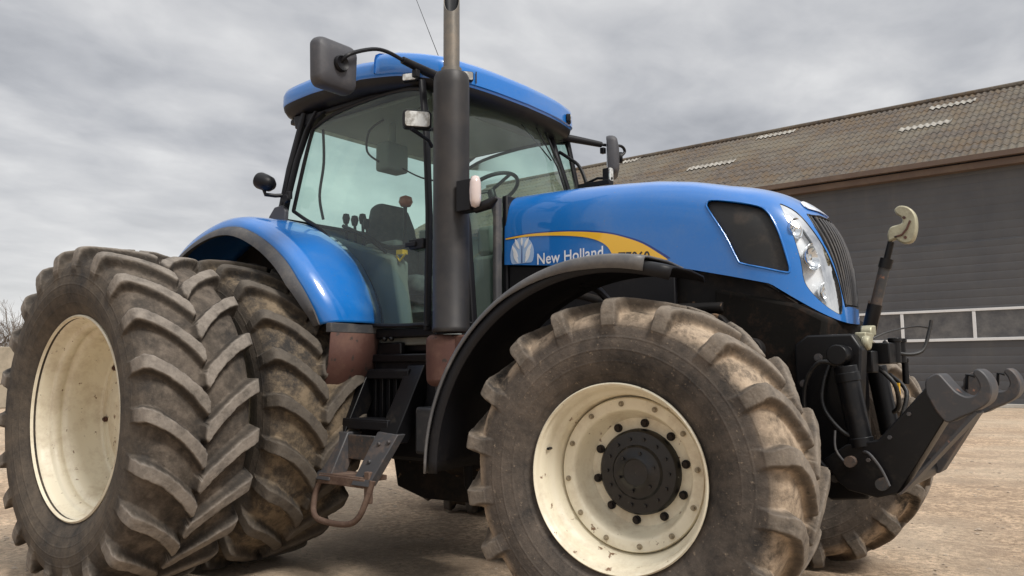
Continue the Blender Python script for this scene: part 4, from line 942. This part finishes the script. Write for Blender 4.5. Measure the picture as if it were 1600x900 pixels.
# ---------------------------------------------------------------- front linkage
fk = empty('front_linkage', (0, 0, 0), T)
mb = MB()
mb.prism([(3.36, .70), (3.36, 1.30), (3.42, 1.345), (3.62, 1.345), (3.66, 1.28), (3.62, .78), (3.66, .62), (3.50, .60)], -.40, -.30)
mb.prism([(3.22, .70), (3.22, 1.30), (3.28, 1.32), (3.42, 1.32), (3.46, 1.27), (3.44, .80), (3.52, .62), (3.36, .60)], .28, .36)
mb.box((3.43, -.02, 1.0), (.14, .64, .66)); mb.box((3.47, -.02, 1.29), (.16, .66, .06))
mb.build('mounting_frame', M['blackgloss'], fk, bevel=.010)
for s in (-1, 1):
    ys0, ys1 = (-.50, -.34) if s < 0 else (.34, .50)
    arm = [(3.50, .79), (3.555, .70), (3.60, .665), (3.718, .643), (3.80, .668), (3.90, .83), (4.00, .995), (3.935, 1.12), (3.84, 1.01), (3.73, .885), (3.60, .86)]
    mb = MB(); mb.prism(arm, ys0 + .012, ys1); ar = mb.build('lift_arm', M['blackgloss'] if s < 0 else M['scuffed'], fk, bevel=.006)
    hook = cur([(3.93, 1.085), (3.93, 1.135), (3.955, 1.160), (3.982, 1.166), (4.008, 1.136), (4.040, 1.096), (4.075, 1.076), (4.106, 1.083), (4.124, 1.110), (4.118, 1.142), (4.104, 1.168), (4.120, 1.186), (4.145, 1.168), (4.164, 1.130), (4.165, 1.086), (4.146, 1.048), (4.10, 1.016), (4.05, .992), (4.00, .970), (3.96, 1.02)], 4)
    mb = MB(); mb.prism(hook, ys0 - .002, ys1 + .012); mb.build('hook', M['scuffed'], ar, bevel=.006)
    if s < 0:
        mb = MB(); mb.prism([(3.80, .662), (3.815, .668), (4.11, 1.008), (4.10, 1.018)], ys0 + .005, ys1 + .01); mb.build('worn_edge', M['scuffed'], ar)
    mb = MB(); mb.tube([(4.05, ys1 + .02, 1.10), (4.055, ys1 + .02, 1.16), (4.085, ys1 + .02, 1.155)], .008, 8); mb.build('latch', M['blackgloss'], ar)
    mb = MB(); mb.cyl((3.745, ys0 - .004, .705), .026, .035, 'y', 12); mb.build('pivot_pin', M['rustgrey'], ar); mb = MB(); mb.cyl((3.62, ys0 - .004, .79), .024, .035, 'y', 12); mb.build('pivot_pin', M['rustgrey'], ar)
    y_ = s * .37
    cy_, dx_ = (.445, 0) if s < 0 else (.33, -.07)
    mb = MB(); mb.tube([(3.600 + dx_, s * cy_, 1.20), (3.655 + dx_, s * cy_, .85)], .050, 20); mb.tube([(3.65 + dx_, s * cy_, .87), (3.665 + dx_, s * cy_, .78)], .026, 12); mb.cyl((3.58 + dx_, s * cy_, 1.25), .045, .11, 'y', 16); mb.build('lift_cylinder', M['blackgloss'], fk, bevel=.004)
mb = MB(); mb.tube([(3.74, -.36, .69), (3.74, .36, .69)], .05, 16); mb.build('cross_tube', M['blackgloss'], fk)
mb = MB(); mb.tube([(3.66, -.47, .83), (3.70, -.515, .83), (3.745, -.515, .77), (3.775, -.515, .70)], .006, 8, smooth=4); mb.tube([(3.56, -.50, .92), (3.56, -.505, .84), (3.60, -.505, .78)], .005, 8, smooth=4); mb.build('grease_pipe', M['lip'], fk)
mb = MB()       # valve block, hoses and couplers
mb.box((3.66, -.05, 1.26), (.10, .16, .10)); mb.box((3.62, -.22, 1.22), (.10, .10, .10))
mb.box((3.60, .02, 1.23), (.08, .36, .04)); mb.build('valve_block', M['blackgloss'], fk, bevel=.006)
for x_, y_, z_, r_, h_ in ((3.70, .02, 1.27, .026, .11), (3.70, .12, 1.27, .026, .11), (3.70, .20, 1.17, .016, .12)):
    mb = MB(); mb.cyl((x_, y_, z_), r_, h_, 'z'); mb.cyl((x_, y_, z_ + h_ / 2), r_ * 1.2, .02, 'z'); mb.build('coupler', M['blackgloss'], fk, bevel=.003)
mb = MB(); mb.tube([(3.66, -.02, 1.32), (3.72, .02, 1.26), (3.80, .10, 1.27), (3.83, .14, 1.37), (3.84, .15, 1.42)], .009, 8, smooth=5); mb.tube([(3.64, -.10, 1.20), (3.72, -.12, 1.12), (3.72, -.05, 1.02), (3.68, .02, .98)], .011, 8, smooth=5); mb.tube([(3.66, .05, 1.16), (3.74, .02, 1.08), (3.72, -.02, .95)], .011, 8, smooth=5); mb.tube([(3.64, -.2, 1.32), (3.70, -.1, 1.36), (3.78, .1, 1.39), (3.83, .2, 1.38)], .004, 6, smooth=5); mb.build('hose', M['hose'], fk, 60)
mb = MB(); mb.lathe([(.001, -.02), (.03, -.018), (.036, 0), (.03, .018), (.001, .02)], (3.655, -.30, 1.305), 18, 'x'); mb.box((3.63, -.24, 1.33), (.05, .12, .05)); mb.cyl((3.62, -.14, 1.36), .03, .05, 'x'); mb.cyl((3.60, -.05, 1.37), .035, .05, 'z', 12); mb.build('coupling', M['yellowzinc'], fk, bevel=.006)
mb = MB(); mb.box((3.72, -.05, 1.09), (.015, .02, .06)); mb.build('yellow_tag', M['yellow'], fk)
for (x_, z_) in ((3.40, .78), (3.40, .95), (3.40, 1.12), (3.47, 1.24), (3.60, 1.27), (3.52, .70)):
    mb = MB(); mb.cyl((x_, -.404, z_), .013, .014, 'y', 6); mb.cyl((x_, -.402, z_), .019, .008, 'y', 14); mb.build('frame_bolt', M['scuffed'], fk)
mb = MB(); mb.tube([(3.60, -.46, 1.19), (3.50, -.47, 1.22), (3.42, -.44, 1.12), (3.41, -.43, .95), (3.45, -.44, .80), (3.52, -.46, .74)], .010, 8, smooth=5)
mb.tube([(3.655, -.46, .88), (3.58, -.48, .92), (3.50, -.45, 1.02), (3.50, -.42, 1.14), (3.56, -.38, 1.30)], .009, 8, smooth=5); mb.build('cylinder_hose', M['hose'], fk, 60)
for (x_, z_) in ((3.69, .80), (3.78, .90), (3.86, 1.0)):
    mb = MB(); mb.cyl((x_, -.492, z_), .009, .012, 'y', 6); mb.build('arm_bolt', M['scuffed'], fk)
for a_, b_ in (((3.605, -.445, 1.17), (3.612, -.445, 1.13)), ((3.648, -.445, .89), (3.655, -.445, .85))):
    mb = MB(); mb.tube([a_, b_], .054, 20); mb.build('cylinder_gland', M['blackgloss'], fk, bevel=.003)
# top link leaning forward, claw at its end
tl = empty('top_link', (0, 0, 0), fk)
mb = MB(); mb.tube([(3.555, 0, 1.34), (3.590, 0, 1.37), (3.625, 0, 1.50)], [.030, .034, .034], 14); mb.build('barrel', M['blackgloss'], tl)
mb = MB(); mb.tube([(3.620, 0, 1.47), (3.680, 0, 1.69)], .026, 14); mb.tube([(3.60, -.012, 1.52), (3.61, -.012, 1.33)], .005, 6); mb.build('sleeve', M['rustgrey'], tl)
mb = MB(); mb.tube([(3.676, 0, 1.675), (3.690, 0, 1.72)], .031, 14); mb.tube([(3.690, 0, 1.72), (3.712, 0, 1.80)], .016, 12); mb.build('spindle', M['blackgloss'], tl)
claw = cur([(3.700, 1.80), (3.695, 1.845), (3.712, 1.885), (3.745, 1.895), (3.775, 1.905), (3.772, 1.935), (3.748, 1.957), (3.738, 1.985), (3.765, 2.005), (3.810, 1.992), (3.842, 1.950), (3.850, 1.895), (3.842, 1.835), (3.820, 1.790), (3.775, 1.785), (3.735, 1.815)], 3)
claw = [(3.770 + (a - 3.775) * .86, 1.865 + (b_ - 1.88) * .84) for a, b_ in claw]
mb = MB(); mb.prism(claw, -.022, .022); cw = mb.build('claw', M['yellowzinc'], tl, bevel=.008)
mb = MB(); mb.tube([(3.735, -.028, 1.818), (3.770, -.030, 1.826), (3.792, -.030, 1.852), (3.808, -.028, 1.89)], .005, 6); mb.cyl((3.782, -.024, 1.908), .007, .01, 'y'); mb.cyl((3.782, -.024, 1.812), .007, .01, 'y'); mb.build('claw_lever', M['rust'], cw)

# ================================================================= FARM BUILDING
BX0, BX1, BY = -24.5, 14.0, 23.26
EZ, SL = 7.45, .56
FB = empty('farm_building', (0, BY, 0)); tag(FB, 'long dark grey metal clad farm building with mossy brown corrugated roof behind the tractor', 'building')
m, nt, b = mat('dark_grey_ribbed_cladding'); co = coords(nt); sx = N(nt, 'ShaderNodeSeparateXYZ'); L(nt, co, sx.inputs[0])
f = noise_f(nt, co, .8, 8, .6)
stm = N(nt, 'ShaderNodeMapping'); L(nt, co, stm.inputs[0]); stm.inputs['Scale'].default_value = (3.0, 1, .22); st_ = noise_f(nt, stm.outputs[0], 1.2, 7, .6)
cw_ = mixc(nt, ramp(nt, f, [(.35, 0), (.7, 1)]), (.060, .062, .070), (.084, .085, .090))
L(nt, mixc(nt, ramp(nt, st_, [(.52, 0), (.78, .30)]), cw_, (.105, .10, .092)), b.inputs['Base Color']); b.inputs['Roughness'].default_value = .55
sn = mth(nt, 'POWER', mth(nt, 'ABSOLUTE', mth(nt, 'SINE', mth(nt, 'MULTIPLY', sx.outputs[2], math.pi / .25))), .35)
bump(nt, b, sn, .5, .02); M['clad'] = m
def local(mb): mb.v = [(p[0], p[1] - BY, p[2]) for p in mb.v]; return mb
mb = MB(); D2 = 14.2
mb.box(((BX0 + BX1) / 2, BY + .15, EZ / 2 + .02), (BX1 - BX0, .3, EZ)); mb.box(((BX0 + BX1) / 2, BY + D2, EZ / 2), (BX1 - BX0, .3, EZ))
for x in (BX0 + .15, BX1 - .15): mb.prism([(BY + .3, 0), (BY + D2 - .15, 0), (BY + D2 - .15, EZ), (BY + 7.1, EZ + 3.8), (BY + .3, EZ)], x - .15, x + .15, 'x')
local(mb).build('wall', M['clad'], FB)
m, nt, b = mat('mossy_fibre_cement'); co = coords(nt)
f1 = noise_f(nt, co, .33, 6, .6); f2 = noise_f(nt, co, 1.7, 9, .7); f3 = noise_f(nt, co, 5, 9, .8)
c = mixc(nt, ramp(nt, f3, [(.36, 0), (.64, 1)]), (.038, .032, .028), (.15, .125, .104))
c = mixc(nt, ramp(nt, f2, [(.46, 0), (.58, .85)]), c, (.115, .080, .048))
c = mixc(nt, ramp(nt, f1, [(.45, 0), (.62, .5)]), c, (.17, .155, .12))
L(nt, c, b.inputs['Base Color']); b.inputs['Roughness'].default_value = .95; bump(nt, b, f3, .8, .03); M['roofing'] = m
wl = .21
def corr(x0, x1, a0, a1, lift, amp=.030, front=True, courses=True):
    xs_ = np.arange(x0, x1 + 1e-6, wl / 8); rows = []
    ny_ = max(1, int(round((a1 - a0) / .6)))
    for i in range(ny_):
        for e, up_ in ((0, .020 if courses else 0), (1, 0)):
            a = a0 + (a1 - a0) * (i + e) / ny_
            rows.append([(x, BY - .35 + a if front else BY + D2 + .35 - a, EZ + SL * a + lift + up_ + amp * math.sin(2 * math.pi * x / wl)) for x in xs_])
    mb = MB(); mb.loft(rows, False, False); return local(mb)
RL = (7.1 + .35)
rf = corr(BX0 - .3, BX1, 0, RL, .03).build('roof', M['roofing'], FB, 60, solid=.0)
corr(BX0 - .3, BX1, 0, RL, .03, front=False).build('roof', M['roofing'], FB, 60)
M['skylight'] = worn('pale_skylight_sheet', (.34, .32, .28), (.11, .09, .07), .65, 2.6, .5)
for (x0, x1, a) in ((-10.4, -8.3, 3.75), (-2.1, -.35, 4.0), (-8.5, -6.8, 6.75), (-1.45, .1, 6.25), (-16.4, -14.6, 7.0), (3.2, 5.1, 4.0), (3.8, 5.6, 6.4)):
    corr(x0, x1, a - .10, a + .28, .085, courses=False).build('skylight', M['skylight'], rf, 60)
mb = MB(); mb.tube([(BX0 - .3, BY + 7.1, EZ + SL * RL + .06), (BX1, BY + 7.1, EZ + SL * RL + .06)], .12, 10); local(mb).build('ridge_cap', M['roofing'], FB)
M['gutter'] = worn('brown_gutter', (.105, .070, .052), (.19, .14, .10), .45, 1.2, .55)
mb = MB(); mb.prism([(BY - .50, EZ - .10), (BY - .50, EZ + .06), (BY - .47, EZ + .06), (BY - .47, EZ - .07), (BY - .36, EZ - .07), (BY - .36, EZ + .04), (BY - .33, EZ + .04), (BY - .33, EZ - .10)], BX0 - .3, BX1, 'x'); local(mb).build('gutter', M['gutter'], FB)
mb = MB(); mb.box(((BX0 + BX1) / 2, BY - .16, EZ - .24), (BX1 - BX0 + .4, .32, .20)); local(mb).build('fascia', M['gutter'], FB, bevel=.01)
# big sectional door with its band of windows
M['dooredge'] = worn('white_window_frame', (.66, .67, .68), (.4, .38, .35), .3, 2, .5)
DX0, DX1 = -9.6, 7.0
mb = MB(); mb.box(((DX0 + DX1) / 2, BY - .03, 2.5), (DX1 - DX0, .05, 4.9)); dr_ = local(mb).build('sectional_door', M['clad'], FB, bevel=.01)
m, nt, b = mat('dusty_door_glazing'); co = coords(nt)
L(nt, mixc(nt, ramp(nt, noise_f(nt, co, 1.6, 8, .7), [(.35, 0), (.7, 1)]), (.05, .052, .06), (.16, .155, .15)), b.inputs['Base Color']); b.inputs['Roughness'].default_value = .22; M['doorglass'] = m
posts = [DX0 + .15 + k * 0 for k in range(1)]
px_ = [-9.45, -7.46, -5.47, -3.48, -1.48, .51, 2.50, 4.5, 6.5]
for i in range(len(px_) - 1):
    mb = MB(); mb.box(((px_[i] + px_[i + 1]) / 2, BY - .066, 2.44), (px_[i + 1] - px_[i] - .10, .016, .80)); wd = local(mb).build('window_pane', M['doorglass'], dr_)
mb = MB(); mb.box(((px_[0] + px_[-1]) / 2, BY - .085, 2.885), (px_[-1] - px_[0] + .1, .06, .075)); mb.box(((px_[0] + px_[-1]) / 2, BY - .085, 2.00), (px_[-1] - px_[0] + .1, .06, .085))
for x in px_: mb.box((x, BY - .085, 2.44), (.09, .05, .80))
local(mb).build('window_frame', M['dooredge'], dr_, bevel=.006)
mb = MB(); mb.box(((BX0 + BX1) / 2, BY - .10, .045), (BX1 - BX0, .16, .11)); local(mb).build('base_strip', worn('pale_concrete', (.50, .48, .44), (.3, .27, .22), .4, 2, .9), FB, bevel=.01)

# ================================================================= BLOCK WALL and bare trees at left
m, nt, b = mat('weathered_concrete_blocks'); co = coords(nt); br = N(nt, 'ShaderNodeTexBrick')
mpn = N(nt, 'ShaderNodeMapping'); L(nt, co, mpn.inputs[0]); mpn.inputs['Rotation'].default_value = (R(90), 0, R(90)); L(nt, mpn.outputs[0], br.inputs['Vector'])
br.inputs['Scale'].default_value = 1; br.inputs['Brick Width'].default_value = 1.6; br.inputs['Row Height'].default_value = .68; br.inputs['Mortar Size'].default_value = .02
br.inputs['Color1'].default_value = (.36, .31, .24, 1); br.inputs['Color2'].default_value = (.27, .235, .185, 1); br.inputs['Mortar'].default_value = (.11, .09, .07, 1)
L(nt, mixc(nt, ramp(nt, noise_f(nt, co, 2.5, 8, .7), [(.4, 0), (.7, .7)]), br.outputs['Color'], (.17, .15, .11)), b.inputs['Base Color']); b.inputs['Roughness'].default_value = .95
M['block'] = m
mb = MB(); mb.box((0, 0, 1.02), (.6, 26, 2.04)); bw = mb.build('block_wall', M['block'], None, bevel=.03); bw.location = (-25.5, -1.0, 0)
tag(bw, 'low beige concrete block wall at the far left edge of the yard below bare trees', 'wall')
M['bark'] = worn('bare_tree_bark', (.13, .105, .085), (.20, .165, .13), .5, 6, .95)
def bare_tree(x, y, H, seed, label):
    rn = random.Random(seed); root = empty('bare_tree', (x, y, 0)); tag(root, label, 'tree', 'bare trees beyond the block wall')
    tr = MB(); cr = MB()
    def grow(p, dr, ln, rad, depth, mbt):
        pts = [p]; dv = dr.copy()
        for _ in range(3):
            dv = (dv + Vector((rn.uniform(-.22, .22), rn.uniform(-.22, .22), rn.uniform(-.05, .18)))).normalized(); pts.append(pts[-1] + dv * ln / 3)
        mbt.tube(pts, [rad, rad * .62], 5 if depth < 2 else 3, caps=False)
        if depth >= 5: return
        for _ in range(4):
            k = rn.choice((1, 2, 3, 3)); a = rn.uniform(0, 6.28); tilt = rn.uniform(.35, .85)
            o = dv.orthogonal().normalized(); o = Matrix.Rotation(a, 3, dv) @ o
            grow(pts[k], (dv * math.cos(tilt) + o * math.sin(tilt)).normalized(), ln * rn.uniform(.55, .80), rad * .52, depth + 1, cr)
    for _ in range(2):
        grow(Vector((rn.uniform(-.2, .2), rn.uniform(-.2, .2), 0)), Vector((rn.uniform(-.2, .2), rn.uniform(-.2, .2), 1)).normalized(), H * .34, .11, 0, tr)
    tr.build('trunk', M['bark'], root); cr.build('crown', M['bark'], root)
bare_tree(-33, 7.0, 4.6, 1, 'nearest bare brown tree rising above the block wall at the left edge')
bare_tree(-34.5, 9.4, 4.4, 2, 'bare tree just right of the nearest one, partly behind the dual wheel')
bare_tree(-35, 4.6, 4.6, 3, 'bare tree beyond the left end of the visible wall')

# ================================================================= unseen house added behind the photographer to give the paint something to mirror
fh = empty('added_farmhouse', (-15, -22, 0)); tag(fh, 'unseen brick house with a dark gabled roof, added to be mirrored in the blue bonnet paint', 'house')
M['brick'] = worn('red_brown_brick', (.16, .085, .06), (.24, .18, .14), .5, 2, .9); M['slate'] = worn('dark_slate', (.035, .036, .04), (.09, .085, .075), .5, 2, .7)
mb = MB(); mb.box((0, 0, 1.7), (9, 7, 3.4)); mb.build('wall', M['brick'], fh)
for x in (-4.4, 4.4):
    mb = MB(); mb.prism([(-3.5, 3.4), (3.5, 3.4), (0, 6.2)], x - .1, x + .1, 'x'); mb.build('gable', M['brick'], fh)
mb = MB(); mb.prism([(-3.9, 3.25), (0, 6.45), (3.9, 3.25), (3.9, 3.1), (0, 6.25), (-3.9, 3.1)], -4.8, 4.8, 'x'); mb.build('roof', M['slate'], fh)
for x in (-3, -1, 1, 3):
    mb = MB(); mb.box((x, 3.51, 1.8), (1.0, .06, 1.2)); wf = mb.build('window', M['dooredge'], fh); mb = MB(); mb.box((x, 3.55, 1.8), (.84, .03, 1.04)); mb.build('pane', M['doorglass'], wf)
